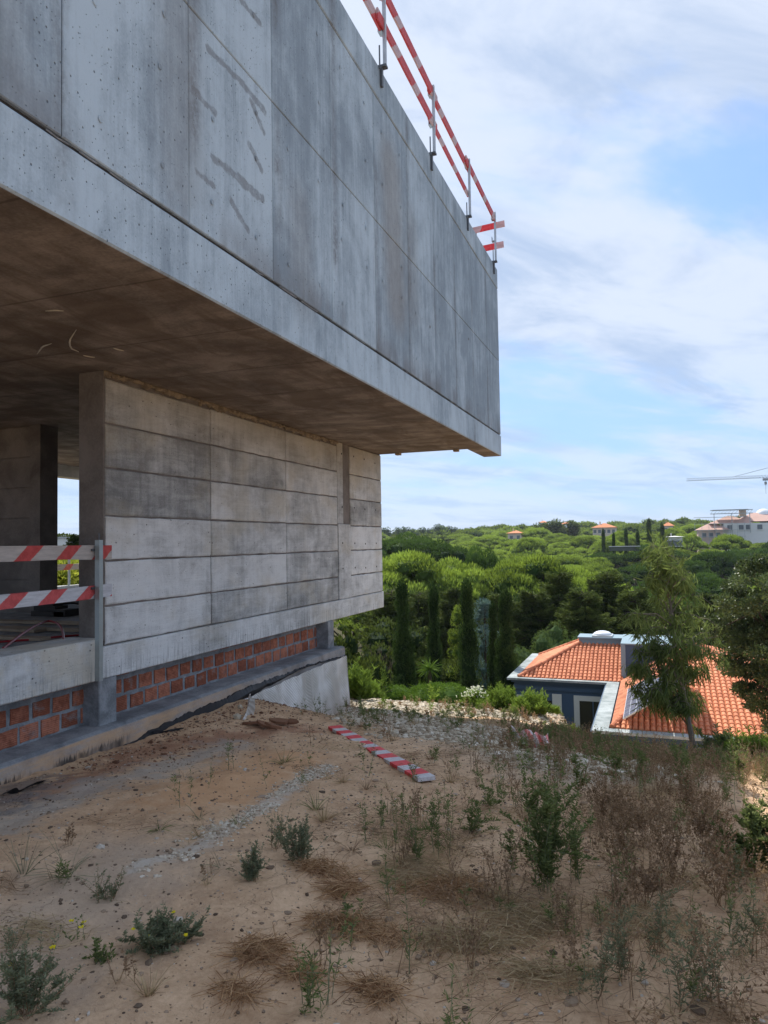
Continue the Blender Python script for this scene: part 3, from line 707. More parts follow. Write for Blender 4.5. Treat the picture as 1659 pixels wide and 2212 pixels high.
# rear rail beyond the floor, and things lying on the floor
G4 = empty('guard_rail', (-12.5, 12.5, -.86)); L4 = G4.location
tag(G4, 'red and white board at the back edge of the floor, before green weeds', 'guard rail')
for yy in (9.5, 12.9, 15.6-1.6): MB().box(-.02, .02, yy-L4[1]-.02, yy-L4[1]+.02, 0, .62).build('post', M['steel_grey'], G4)
o = board('board', M['board_paint_end'], 6, .13, .025, G4); along(o, (-12.44, 8.2, -.44), (-12.44, 14.2, -.44), L4); o.data.materials[0] = M['board_paint_rear'] if 'board_paint_rear' in M else striped('board_paint_rear', .5, -1.0, .4, (.62, .12, .07), (.62, .50, .38), .02)
mb = MB()
d = ray(118, 1330); c = d*(-.975)/d[2]
for (dx, dy, sx, sy, z0, z1) in ((0, 0, .30, .14, 0, .07), (-.12, .05, .20, .12, .072, .14), (.22, .02, .10, .16, 0, .10), (-.06, .04, .09, .1, .142, .20)):
    mb.box(c[0]+dx-sx, c[0]+dx+sx, c[1]+dy-sy, c[1]+dy+sy, -.974+z0, -.974+z1)
tag(mb.build('scrap_pile', M['dark_junk']), 'small dark pile of offcuts lying on the open floor', 'scrap pile')
d = ray(178, 1309); c = d*(-.975)/d[2]; mb = MB()
for k in range(4): mb.tube([(c[0]-.5+.1*k, c[1]+.03*k, -.95+.012*k), (c[0]-.2, c[1]+.05*k, -.93), (c[0]+.3, c[1]+.06*k-.05, -.95)], .022, 6)
tag(mb.build('rag_bundle', M['dark_junk']), 'dark rag bundle on the open floor beside the near wall', 'rag')
TB = ('timber board on the open floor just behind the hose', 'wide timber board on the open floor at the left edge', 'narrow timber board on the floor nearest the near wall foot', 'timber board on the floor behind the dark offcuts', 'timber board closest to the slab edge at the left', 'farthest timber board on the open floor, before the rear kerb')
for i, (px, py, L, a, wd) in enumerate(((150, 1350, 2.4, .02, .16), (60, 1362, 3.0, -.03, .2), (160, 1366, 2.0, .05, .12), (130, 1322, 2.2, -.04, .15), (40, 1384, 2.4, .03, .14), (150, 1300, 2.6, .0, .12))):
    d = ray(px, py); c = d*(-.975)/d[2]
    o = board('timber_board', M['timber_raw'], L, .03, wd); o.location = (min(c[0]+.3, XW-.55)-L, c[1], -.955); o.rotation_euler = (0, 0, a)
    tag(o, TB[i], 'board', 'timber boards lying on the open floor')
mb = MB()
def hosepts(P, h):
    out = []
    for (px, py), hh in zip(P, h):
        d = ray(px, py); out.append(d*(-.97+hh)/d[2])
    out = np.array(out); n = len(out); tt = np.linspace(0, n-1, n*5)
    return np.array([np.interp(tt, range(n), out[:, j]) for j in range(3)]).T
p1 = hosepts([(0, 1406), (57, 1362), (100, 1340), (125, 1345), (136, 1362), (138, 1388)], [.02, .10, .14, .12, .06, .01])
k_ = np.ones(5)/5; pp = np.pad(p1, ((2, 2), (0, 0)), 'edge'); p1 = np.array([np.convolve(pp[:, j], k_, 'valid') for j in range(3)]).T
mb.tube(p1, .013, 6); mb.tube(hosepts([(-20, 1388), (60, 1382), (130, 1375), (178, 1371)], [.01, .01, .01, .01]), .012, 6)
tag(mb.build('hose', M['hose_red']), 'dark red hose curling over the open floor behind the guard boards', 'hose')

# ------------------------------------------------------------------ plank on the ground
def on_ground_board(pa, pb, wd, th, mat, label, name='painted_plank', lift=.035):
    a = at(*pa); b = at(*pb); L = np.linalg.norm(b-a); 
    n = 14; V = []; F = []
    for i in range(n):
        x = L*i/(n-1); e = RNG.normal(0, .0015, 4)
        V += [(x, -wd/2, -th/2+e[0]), (x, wd/2, -th/2+e[1]), (x, wd/2, th/2+e[2]), (x, -wd/2, th/2+e[3])]
    for i in range(n-1):
        for j in range(4): q = i*4+j; r = i*4+(j+1) % 4; F.append((q, q+4, r+4, r))
    F += [(0, 1, 2, 3), tuple((n-1)*4+j for j in (3, 2, 1, 0))]
    o = MB().add(V, F).build(name, M[mat]); along(o, a+(0, 0, lift), b+(0, 0, lift)); tag(o, label, 'plank'); return o
on_ground_board((722, 1577), (922, 1692), .15, .03, 'board_paint_ground', 'red and white striped plank lying on the sandy ground')

# ------------------------------------------------------------------ foliage tools
def unit(a): return a/(np.linalg.norm(a, axis=-1, keepdims=True)+1e-9)
def rdir(n, rng=RNG): return unit(rng.normal(size=(n, 3)))
def leaves(mb, C, D, l, w_, tint, rng=RNG, fold=.0, droop=0.0):
    """one rhombic leaf per row, base C, direction D"""
    n = len(C); D = unit(D); N = unit(np.cross(D, rdir(n, rng))); Sd = np.cross(D, N)
    l = np.broadcast_to(l, (n,))[:, None]; w_ = np.broadcast_to(w_, (n,))[:, None]
    mid = C+D*l*.45+N*l*fold; tip = C+D*l; tip[:, 2] -= (l*droop)[:, 0] if np.ndim(droop) == 0 else 0
    V = np.stack([C, mid+Sd*w_/2, tip, mid-Sd*w_/2], 1).reshape(-1, 3)
    F = np.arange(4*n).reshape(n, 4); mb.arrays(V, F, np.repeat(np.clip(tint, 0, 1), 4)); return mb
def ribbons(mb, P, wd, tint, rng=RNG):
    """P (n, k, 3): n blades of k points, tapering"""
    n, k, _ = P.shape; T = unit(P[:, -1]-P[:, 0]); Sd = unit(np.cross(T, rdir(n, rng)))
    wd = np.broadcast_to(wd, (n,))
    tp = np.linspace(1, .25, k)
    A = P+Sd[:, None]*(wd[:, None, None]*tp[None, :, None]/2); Bq = P-Sd[:, None]*(wd[:, None, None]*tp[None, :, None]/2)
    V = np.stack([A, Bq], 2).reshape(-1, 3); base = (np.arange(n)*2*k)[:, None]
    F = np.concatenate([base+np.array([2*j, 2*j+1, 2*j+3, 2*j+2]) for j in range(k-1)], 0).reshape(-1, 4)
    mb.arrays(V, F, np.repeat(np.clip(np.broadcast_to(tint, (n,)), 0, 1), 2*k)); return mb
def tufts(mb, cen, rad, per, l, w_, up=.4, out=1.0, tvar=.25, tbase=None, inner=.55, rng=RNG, droop=0.0, hemi=False, fan=1):
    """clumps of leaves: each centre is an ellipsoid whose shell carries leaves pointing outwards"""
    for i, c in enumerate(cen):
        r = np.array(rad[i] if np.ndim(rad) > 1 else rad); n = per if np.isscalar(per) else per[i]
        d = rdir(n, rng)
        if hemi: d[:, 2] = np.abs(d[:, 2])*1.0-.25*(rng.random(n) < .35)
        q = inner+(1-inner)*rng.random(n)**.5
        P = c+d*r*q[:, None]
        D = d*out+rdir(n, rng)*.7; D[:, 2] += up
        tb = rng.random()*.5+.25 if tbase is None else tbase[i]
        T = tb+rng.normal(0, tvar*.5, n)
        leaves(mb, P, D, l*rng.uniform(.65, 1.25, n), w_*rng.uniform(.7, 1.2, n), T, rng, 0, droop)
def core(mb, c, r, tint=.1, sub=2, jit=.10, rng=RNG): mb.blob(c, r, sub, jit, rng, tint)

# umbrella pines --------------------------------------------------------------
def pine_proto(seed, near):
    """stone pine: bare forked trunk under a flat, lumpy parasol; origin at the foot, 10 m tall"""
    rng = np.random.default_rng(seed); Rr = 4.6; H = 10.0
    cr = MB(); cen = []; rad = []
    nl = 34
    for i in range(nl):
        a = i*2.39996+rng.normal(0, .2); q = math.sqrt((i+.5)/nl); rr = Rr*q*rng.uniform(.85, 1.05)
        zz = H-1.0-1.5*q**2.6+rng.normal(0, .22); s_ = rng.uniform(.72, 1.28)*(1.1-.15*q)
        cen.append((rr*math.cos(a), rr*math.sin(a), zz)); rad.append((s_*1.12, s_*1.12, s_*.55))
    cen = np.array(cen); rad = np.array(rad)
    for c, r in zip(cen, rad): core(cr, c-np.array((0, 0, .12)), r*.74, .12, 1, .12, rng)
    tb = rng.uniform(.12, .95, nl)
    tufts(cr, cen, rad, 430 if near else 190, .26 if near else .36, .085 if near else .14, .9, 1.0, .35, tb, .80, rng, hemi=True)
    tr = MB(); top = np.array((rng.normal(0, .4), rng.normal(0, .4), 5.2))
    tr.tube([(0, 0, -1.5), (.1, .05, 1.5), top*(.6, .6, .66), top], [.26, .22, .19, .17], 7)
    for i in range(0, nl, 3 if near else 5):
        c = cen[i]; m_ = (top+c)/2+np.array((0, 0, -.35)); tr.tube([top-np.array((0, 0, rng.uniform(0, 1.2))), m_, c-np.array((0, 0, .2))], [.12, .08, .04], 5)
    return cr, tr
def bushy_proto(seed, env, n, cr_, per, l, w_, up=.3, out=1.0, trunk=.2, H=8.0, coreK=.7, tr_h=None, inner=.6, droop=0.0, tb=(.2, .8)):
    """any broad tree: env(rng) gives clump centre; cr_ clump radii"""
    rng = np.random.default_rng(seed); c = MB(); cen = np.array([env(rng) for _ in range(n)]); rad = np.array([np.array(cr_)*rng.uniform(.7, 1.25) for _ in range(n)])
    for a, r in zip(cen, rad): core(c, a, r*coreK, .08, 1, .15, rng)
    tufts(c, cen, rad, per, l, w_, up, out, .3, rng.uniform(tb[0], tb[1], n), inner, rng, droop)
    t = MB(); h = tr_h or H*.75
    t.tube([(0, 0, -1), (0.05, 0, h*.4), (0, .05, h)], [trunk, trunk*.8, trunk*.25], 7)
    for k in range(0, n, max(1, n//9)):
        z = min(cen[k][2]*.8, h); t.tube([(0, 0, z*.8), (cen[k]+np.array((0, 0, z)))/2, cen[k]], [trunk*.4, trunk*.25, trunk*.12], 5)
    return c, t
class Proto:
    def __init__(s, ct, leaf, bark='bark', cname='crown'):
        s.c = ct[0].mesh(cname, M[leaf]); s.t = ct[1].mesh('trunk', M[bark]); s.cname = cname
    def place(s, name, loc, scl, rz, label, cat='tree', group=None, leaf=None):
        r = empty(name, loc, rz); tag(r, label, cat, group)
        a = link(s.cname, s.c, r, scl=scl); b = link('trunk', s.t, r, scl=scl)
        if leaf:
            a.material_slots[0].link = 'OBJECT'; a.material_slots[0].material = M[leaf]
        return r
def yz(px, py, Yd):
    """plan position and height above the ground of the point seen at px, py at depth Yd"""
    p = way(px, py, Yd); g_ = float(hgt(p[0], p[1], False)); return (p[0], p[1], g_), p[2]-g_

PN = [Proto(pine_proto(20+i, True), 'leaf_pine') for i in range(3)]
PF = [Proto(pine_proto(40+i, False), 'leaf_pine') for i in range(4)]
# hillside of pines
rng = np.random.default_rng(5); pts = []
dd = 62.0
while dd < 455:
    sp = 8.3 if dd < 150 else 9.0 if dd < 260 else 10.5
    azs = np.arange(-.36, .165, sp/dd)
    for a in azs:
        if a < -.0 or True: pts.append((a+rng.uniform(-.4, .4)*sp/dd, dd+rng.uniform(-.4, .4)*sp, sp))
    dd += sp*(.98 if dd < 150 else 1.0)
pts = [(math.sin(a)*d, math.cos(a)*d, sp) for a, d, sp in pts]
pts.sort(key=lambda p: p[0]**2+p[1]**2)
# places kept free for houses: (x, y, radius)
CLEAR = []
def clear(px, Yd, r): p = way(px, 1150, Yd); CLEAR.append((p[0], p[1], r))
clear(1303, 300, 14); clear(1590, 238, 12); clear(1660, 243, 11); clear(1112, 260, 8); clear(1444, 320, 8); clear(1345, 150, 3); clear(1456, 190, 4)
far_v = MB(); cnt = 0
for i, (x, y, sp) in enumerate(pts):
    if any((x-a)**2+(y-b)**2 < r*r for a, b, r in CLEAR): continue
    d = math.hypot(x, y); az = x/y
    low_ = 0
    for a, b, r in CLEAR:                      # shorter trees in front of the houses
        db = math.hypot(a, b)
        if d < db and db-d < 60 and abs(az-a/b)*db < r*1.0: low_ = 1
    s_ = (.90+rng.normal(0, .14))*(sp/9.0); zs = (.98+rng.normal(0, .13))*(.72 if low_ else 1.0)
    g_ = float(hgt(x, y, False)); rz = rng.uniform(0, 6.28)
    if cnt < 290:
        pr = PN[rng.integers(3)] if d < 105 else PF[rng.integers(4)]
        cloud_shade = az > -.075 and d < 165 and rng.random() < .78  # cloud shadow over these pines is put into a darker leaf colour
        if cloud_shade:
            pr.place('stone_pine', (x, y, g_), (s_*1.05, s_*1.05, zs), rz, 'stone pine darkened by painted cloud shadow, with a broad crown on the near right of the valley', 'tree', 'stone pines in painted cloud shadow on the right side of the valley', 'leaf_pine_dark_or_clouded')
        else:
            pr.place('stone_pine', (x, y, g_), (s_*1.02, s_*1.08, zs), rz, 'bright green stone pine with a flat parasol crown on the valley slope', 'tree', 'stone pines covering the valley slope')
    else:
        q = np.random.default_rng(i); n = 9
        cen = []; rad = []
        for k in range(n):
            a = k*2.4+rz; qq = math.sqrt((k+.5)/n); cen.append((x+4.2*s_*qq*math.cos(a), y+4.2*s_*qq*math.sin(a), g_+(9.0-1.7*qq*qq+q.normal(0, .25))*zs)); rad.append((1.9*s_, 1.9*s_, 1.15))
        t0 = q.uniform(.05, .8)
        for c, r in zip(cen, rad): far_v.blob(c, np.array(r)*.85, 1, .1, q, t0*.6)
        tufts(far_v, np.array(cen), np.array(rad), 42, .9, .5, .8, 1, .3, np.full(n, t0)+q.normal(0, .1, n), .8, q, hemi=True)
        far_v.tube([(x, y, g_-1), (x, y, g_+7.5*zs)], .25, 4, .0)
    cnt += 1
tag(far_v.build('distant_pines', M['leaf_pine']), kind='stuff')
print('pines', cnt)

# ridge eucalypts on the skyline, left ---------------------------------------
def env_ell(cx, cy, cz, rx, ry, rz, shell=.5):
    def f(r):
        d = rdir(1, r)[0]; q = shell+(1-shell)*r.random(); return np.array((cx, cy, cz))+d*np.array((rx, ry, rz))*q
    return f
PE = [Proto(bushy_proto(60+i, env_ell(0, 0, 7, 2.4, 2.4, 3.0, .2), 12, (1.2, 1.2, 1.1), 90, .55, .3, .2, H=9, coreK=.55, trunk=.25), 'leaf_euca_far') for i in range(2)]
for k, (px, py, Yd) in enumerate(((835, 1138, 330), (856, 1139, 335), (874, 1137, 330), (893, 1142, 340), (912, 1138, 345), (930, 1140, 350), (948, 1131, 350), (962, 1135, 352), (976, 1137, 356), (990, 1143, 360))):
    loc, h = yz(px, py, Yd); PE[k % 2].place('eucalyptus', loc, (1.0, 1.0, h/10.2), k*1.3, 'thin blue-grey eucalyptus on the skyline left of the pine hill', 'tree', 'eucalyptus trees along the left skyline')
PB = [Proto(bushy_proto(70+i, env_ell(0, 0, 5.5, 3.4, 3.4, 2.6, .4), 22, (1.4, 1.4, 1.1), 150, .5, .26, .4, H=8, coreK=.75, trunk=.3), 'leaf_conifer') for i in range(2)]
loc, h = yz(1188, 1121, 300); PB[0].place('broad_tree', loc, (2.2, 1.6, h/8.6), 1, 'large dark bushy tree rising above the pines on the skyline')
loc, h = yz(1236, 1126, 305); PB[1].place('broad_tree', loc, (1.3, 1.3, h/8.6), 2, 'smaller dark tree on the skyline between the big bushy tree and the house')

# trees of the middle distance -------------------------------------------------
for k, (px, py, Yd, sx, lf, lab) in enumerate((
    (870, 1150, 95, 1.25, 'leaf_pine_dark_or_clouded', 'dark stone pine at the wall edge, its crown sticking up against the paler hill'),
    (925, 1162, 92, 1.15, 'leaf_pine_dark_or_clouded', 'dark leaning stone pine just right of the tree at the wall edge'),
    (862, 1192, 56, 1.10, 'leaf_pine', 'large stone pine with a green dome beside the concrete corner'),
    (960, 1205, 58, .95, 'leaf_pine', 'stone pine with a green dome behind the second cypress'),
    (1040, 1178, 62, .50, 'leaf_pine_dark_or_clouded', 'slim upright pine poking above the canopy over the blue-grey spruce'),
    (1135, 1198, 60, .95, 'leaf_pine', 'stone pine canopy behind the pair of joined cypresses'),
    (1230, 1225, 62, .95, 'leaf_pine', 'stone pine canopy above the skylight of the tiled roof'))):
    loc, h = yz(px, py, Yd); PN[k % 3].place('stone_pine', loc, (sx, sx, h/10.0), k*2.1, lab, 'tree', None, lf)
def env_con(r, H=9.0, R=3.3):
    z = r.uniform(.05, .98); a = r.uniform(0, 6.28)+.5*math.sin(z*30); q = R*(1-z)**.85*(.35+.75*r.random()**.7); return np.array((q*math.cos(a), q*math.sin(a), z*H))
def conifer_proto(seed, H=9.0, R=3.2, nb=95):
    rng = np.random.default_rng(seed); c = MB(); t = MB(); t.tube([(0, 0, -1), (.05, 0, H*.5), (0, .05, H*.96)], [.22, .14, .03], 7); C = []; D = []; T = []
    for b in range(nb):
        q = .06+.92*(b/nb)**.9; a = b*2.4+rng.normal(0, .3); L = R*(1-q)**.62*rng.uniform(.55, 1.15)+.25; st = np.array((0, 0, q*H)); dr = np.array((math.cos(a), math.sin(a), rng.uniform(-.12, .22)))
        tip = st+dr*L+np.array((0, 0, .12*L)); t.tube([st, st+dr*L*.55-np.array((0, 0, .05*L)), tip], [.05, .03, .01], 4, cap=False); tt = rng.uniform(.1, .85)
        m_ = int(150+170*L); u = rng.random(m_)**.65; w_ = .12+.34*np.sin(np.minimum(u*1.15, 1)*3.0); P = st+dr*L*u[:, None]; P[:, 2] += .12*L*u*u-.07*L*np.sin(u*3.1)
        sd = np.array((-dr[1], dr[0], 0)); lat = rng.normal(0, 1, m_)*w_*.75; P += sd*lat[:, None]; P[:, 2] += rng.normal(0, .08, m_)-np.abs(lat)*.25
        C.append(P); D.append(dr+sd*np.sign(lat)[:, None]*.8+rng.normal(0, .35, (m_, 3))+np.array((0, 0, .15))); T.append(tt+rng.normal(0, .18, m_)+.15*u)
    for k in range(7): core(c, (0, 0, H*(.1+.11*k)), (R*.42*(1-.115*k), R*.42*(1-.115*k), .8), .02, 1, .2, rng)
    C = np.concatenate(C); n = len(C); leaves(c, C, np.concatenate(D), .22*rng.uniform(.6, 1.3, n), .065*rng.uniform(.7, 1.2, n), np.concatenate(T), rng); return c, t
PC = [Proto(conifer_proto(80+i), 'leaf_conifer') for i in range(3)]
for k, (px, py, Yd, sx, lab) in enumerate((
    (1205, 1222, 46, 1.0, 'dark conifer with layered drooping branches left of the tall one'),
    (1308, 1215, 48, 1.1, 'tall dark conifer with drooping layered branches above the house roof'),
    (1258, 1262, 43, .95, 'dark conifer between the two tall conifers above the roof'),
    (1150, 1265, 44, 1.0, 'yellowish dark conifer behind the pair of joined cypresses'),
    (1370, 1255, 46, 1.0, 'dark conifer half hidden by the eucalyptus sapling'),
    (1440, 1280, 48, 1.1, 'dark conifer right behind the eucalyptus sapling'),
    (1080, 1270, 45, 1.0, 'dark conifer behind the blue-grey spruce'),
    (985, 1255, 46, 1.0, 'dark conifer between the second and third cypress'),
    (905, 1265, 44, 1.0, 'dark conifer between the first two cypresses'),
    (845, 1262, 41, 1.1, 'dark conifer beside the concrete wall corner'),
    (1540, 1265, 50, 1.1, 'dark conifer seen between eucalyptus and oak'),
    (1630, 1300, 48, 1.1, 'dark conifer behind the oak at the right edge'))):
    loc, h = yz(px, py, Yd); PC[k % 3].place('conifer', loc, (sx, sx, h/9.3), k*1.7, lab)
loc, h = yz(1046, 1283, 33)
Proto(bushy_proto(90, env_con, 50, (.8, .8, .35), 150, .22, .07, .3, 1, .15, 9, .5, 8.5, .5), 'leaf_spruce').place('blue_spruce', loc, (.42, .42, h/9.3), 0, 'small blue-grey spruce standing between two dark cypresses')
loc, h = yz(992, 1305, 34)
Proto(bushy_proto(91, env_con, 46, (.9, .9, .5), 170, .24, .06, .7, 1, .15, 9, .5, 8.5, .5), 'leaf_pine').place('young_pine', loc, (.36, .36, h/9.3), 0, 'light green young pine behind the third cypress')
PW = Proto(bushy_proto(92, env_ell(0, 0, 1.6, 1.5, 1.2, 1.3, .4), 34, (.55, .55, .5), 330, .16, .03, -.1, .8, .1, 3, .8, 2, .6, .3), 'leaf_pepper')
for k, (px, py, Yd, sx) in enumerate(((1148, 1362, 36.5, .85), (1205, 1340, 37, 1.0), (1262, 1358, 38, .75))):
    loc, h = yz(px, py, Yd); PW.place('pepper_bush', loc, (sx, sx, h/3.3), k*2, ('feathery grey-green bush left of the roof box', 'taller feathery grey-green bush behind the tiled roof', 'feathery grey-green bush right behind the roof box')[k], 'bush')
# cypresses: column of upright sprays
def cyp_proto(seed):
    rng = np.random.default_rng(seed); c = MB(); H = 5.0; n = 90
    zs = rng.uniform(.02, .97, n); a = rng.uniform(0, 6.28, n); prof = .40*np.sin(np.clip(zs*1.12+.16, 0, 1)*3.05)**.55*(1-.45*zs**3)
    pj = rng.uniform(.5, .82, n); cen = np.stack([prof*pj*np.cos(a), prof*pj*np.sin(a), zs*H], 1)
    V, F = ICO[3]; r = 1+.06*rng.normal(size=len(V)); zz = (V[:, 2]+1)/2
    pr = .36*np.sin(np.clip(zz*1.1+.14, 0, 1)*3.05)**.55*(1-.45*zz**3)
    an = np.arctan2(V[:, 1], V[:, 0]); c.add(np.stack([pr*r*np.cos(an)*.70, pr*r*np.sin(an)*.70, zz*H*.985], 1), F, .1)
    rad = np.stack([.13+.10*rng.random(n)]*2+[.25+.25*rng.random(n)], 1)
    tufts(c, cen, rad, 230, .085, .03, 1.5, .9, .3, rng.uniform(.0, .95, n), .6, rng)
    t = MB(); t.tube([(0, 0, -1.5), (0, 0, 1.5)], .07, 6); return c, t
CY = [Proto(cyp_proto(100+i), 'leaf_cypress') for i in range(3)]
for k, (px, py, Yd, wd, lab) in enumerate((
    (868, 1266, 29, 1.18, 'leftmost dark columnar cypress, nearest the concrete wall'),
    (936, 1272, 31, .92, 'slim dark columnar cypress, second from the concrete wall'),
    (1008, 1262, 30, 1.12, 'tall dark columnar cypress, third from the concrete wall'),
    (1064, 1312, 31, .80, 'shorter cypress merging with the wide one left of the blue house'),
    (1091, 1280, 30, 1.15, 'wide dark columnar cypress nearest the blue house'))):
    loc, h = yz(px, py, Yd); CY[k % 3].place('cypress', loc, (wd, wd, h/5.0), k*1.9, lab)
for k, (px, py, Yd, sx, lab) in enumerate(((838, 1385, 34, .30, 'dark understorey bush right against the concrete corner'), (900, 1420, 34, .28, 'dark understorey bush behind the slim cypress foot'), (965, 1420, 34.5, .26, 'dark understorey bush between second and third cypress'), (1045, 1430, 35, .26, 'dark understorey bush below the blue-grey spruce'), (845, 1340, 37, .45, 'taller dark understorey tree beside the concrete corner'), (735, 1372, 19, .22, 'dark bush seen under the beam end beside the corner post'), (778, 1400, 21, .24, 'dark bush behind the reeds beside the protective sheet'))):
    loc, h = yz(px, py, Yd); PB[k % 2].place('understorey_bush', loc, (sx, sx, h/8.4), k, lab, 'bush')
# far cypresses in the pine wood
for k, (px, py, Yd, wd) in enumerate(((1401, 1126, 190, 2.4), (1430, 1135, 185, 2.2), (1352, 1146, 170, 1.7), (1303, 1148, 170, 1.7), (1377, 1150, 165, 1.7), (1325, 1156, 160, 1.4))):
    loc, h = yz(px, py, Yd); CY[k % 3].place('cypress', loc, (wd, wd, h/5.0), k, ('tall dark cypress far off above the sapling top', 'second tall far cypress right of the sapling top', 'low far cypress above the grey terrace wall', 'far cypress at the left end of the terrace wall', 'stubby far cypress at the right end of the terrace wall', 'smallest far cypress over the terrace wall')[k])
# clipped shrubs, reeds and yucca on the garden slope
def mound_proto(seed, r, per, l, w_, n=40):
    rng = np.random.default_rng(seed); c = MB(); d = rdir(n, rng); d[:, 2] = np.abs(d[:, 2])
    cen = d*np.array(r)*.8; core(c, (0, 0, 0), np.array(r)*.86, .15, 3, .03, rng)
    tufts(c, cen, (r[0]*.28, r[0]*.28, r[2]*.3), per, l, w_, .5, 1, .3, rng.uniform(.3, .7, n), .5, rng)
    t = MB(); t.tube([(0, 0, -2.5), (0, 0, 0)], .08, 6); return c, t
HM = Proto(mound_proto(120, (1, 1, .62), 260, .06, .03), 'leaf_hedge')
for k, (px, py, Yd, sx) in enumerate(((835, 1505, 21, .85), (950, 1508, 20.5, .95), (990, 1518, 20.5, .65))):
    p = way(px, py, Yd); HM.place('clipped_shrub', tuple(p), (sx, sx, sx*.72), k, ('low clipped green shrub below the leftmost cypress', 'wide clipped green shrub below the third cypress', 'small clipped green shrub at the right end of the wide one')[k], 'shrub')
def yucca(px, py, Yd, lab, n=120, L=.50):
    p = way(px, py, Yd); g_ = float(hgt(p[0], p[1], False)); o = empty('yucca', (p[0], p[1], g_)); tag(o, lab, 'plant'); h = p[2]-g_
    rng = np.random.default_rng(px); mb = MB(); d = rdir(n, rng); d[:, 2] = d[:, 2]*.8+.25; k = 4; tt = np.linspace(0, 1, k)
    P = np.array((0, 0, h))+d[:, None]*L*tt[None, :, None]; P[:, :, 2] -= (tt**2)[None]*.22*L
    ribbons(mb, P, .03, rng.uniform(.1, .7, n), rng); mb.build('rosette', M['leaf_hedge'], o)
    MB().tube([(0, 0, -.3), (0, 0, h)], [.09, .06], 7).build('stem', M['bark'], o)
yucca(928, 1445, 23, 'spiky green yucca left of the third cypress'); yucca(906, 1492, 22, 'low spiky yucca left of the wide clipped shrub', 90, .45)
# bare branched shrub
rng = np.random.default_rng(9); o, h = yz(822, 1365, 22); mb = MB()
def twigs(mb, p, d, L, r, lv, rng):
    q = p+d*L; mb.tube([p, (p+q)/2+rng.normal(0, L*.06, 3), q], [r, r*.8, r*.55], 4, cap=False)
    if lv > 0:
        for _ in range(3): twigs(mb, p+d*L*rng.uniform(.5, 1), unit(d+rng.normal(0, .42, 3)+np.array((0, 0, .1))), L*rng.uniform(.5, .75), r*.55, lv-1, rng)
for _ in range(5): twigs(mb, np.zeros(3), unit(np.array((rng.normal(0, .3), rng.normal(0, .3), 1))), h*.42, .028, 4, rng)
x_ = mb.build('bare_shrub', M['twig']); x_.location = o; tag(x_, 'leafless grey branching shrub beside the leftmost cypress', 'shrub')

# ------------------------------------------------------------------ blue house with the tiled roof
H_ = empty('blue_house', (-3, 27.4, -8)); HL = np.array(H_.location); tag(H_, 'dark blue house with orange tiled roofs, skylight and solar panels below the slope', 'house')
plain('paint_blue', (.06, .105, .17), .7, .12, 3); plain('paint_trim', (.62, .63, .58), .7, .1, 4)
plain('paint_grey_blue', (.22, .31, .36), .6, .15, 3); plain('tile_bed', (.42, .13, .055), .9, .2, 4)
simple_conc('coping_grey', (.20, .235, .235), (.42, .46, .46), 2.2, (1, 1, 1), .004)
plain('glass_dark', (.015, .02, .02), .12, .2, 2, .6); plain('solar_cell', (.045, .05, .085), .35, .2, 3, .5); plain('alu', (.55, .58, .60), .4, .1, 9, .5, .6)
plain('dome_white', (.75, .78, .80), .3, .05, 3, .5)
def tilemat():
    m, t = newmat('roof_tile'); P = pos(t); rnd = t.n('ShaderNodeObjectInfo').outputs['Random']
    ti = t.n('ShaderNodeAttribute', attribute_name='tint', attribute_type='GEOMETRY').outputs['Fac']
    v = t.m('ADD', t.m('MULTIPLY', t.noise(P, 2.5, 4, .6), .6), t.m('ADD', t.m('MULTIPLY', rnd, .25), t.m('MULTIPLY', ti, .3)))
    finish(t, t.mix(t.ss(v, .3, .85), (.44, .145, .075), (.72, .29, .155)), .8, t.noise(P, 40, 3), .002, 1, .2)
tilemat()
def hpart(mb, name, mat, parent=None):
    o = mb.build(name, M[mat]); o.parent = parent or H_
    o.matrix_parent_inverse = Matrix.Translation(-Vector(HL)) if not parent else Matrix.Identity(4); return o
hpart(MB().box(-5.08, -1.66, 27.55, 33.2, -9.5, -5.62), 'wall', 'paint_blue')
hpart(MB().box(-1.66, 5.6, 20.75, 33.2, -9.8, -5.62), 'wall', 'paint_blue')
# entablature steps then the parapet gutter round the wings
for dz0, dz1, e in ((-5.62, -5.48, .06), (-5.48, -5.36, .02), (-5.36, -5.26, .12)):
    hpart(MB().box(-5.08-e, -1.66+e*0-.001, 27.55-e, 33.2, dz0, dz1), 'cornice', 'paint_blue')
    hpart(MB().box(-1.66-e, 5.6, 20.75-e, 33.2, dz0, dz1-.001), 'cornice', 'paint_blue')
hpart(MB().box(-5.34, -4.98, 27.30, 33.4, -5.26, -5.18), 'parapet', 'coping_grey')
hpart(MB().box(-4.98, -1.72, 27.30, 27.52, -5.26, -5.181), 'parapet', 'coping_grey')
hpart(MB().box(-1.72, -1.30, 20.45, 27.52, -5.26, -5.182), 'parapet', 'coping_grey')
hpart(MB().box(-1.30, 6.0, 20.45, 20.80, -5.26, -5.183), 'parapet', 'coping_grey')
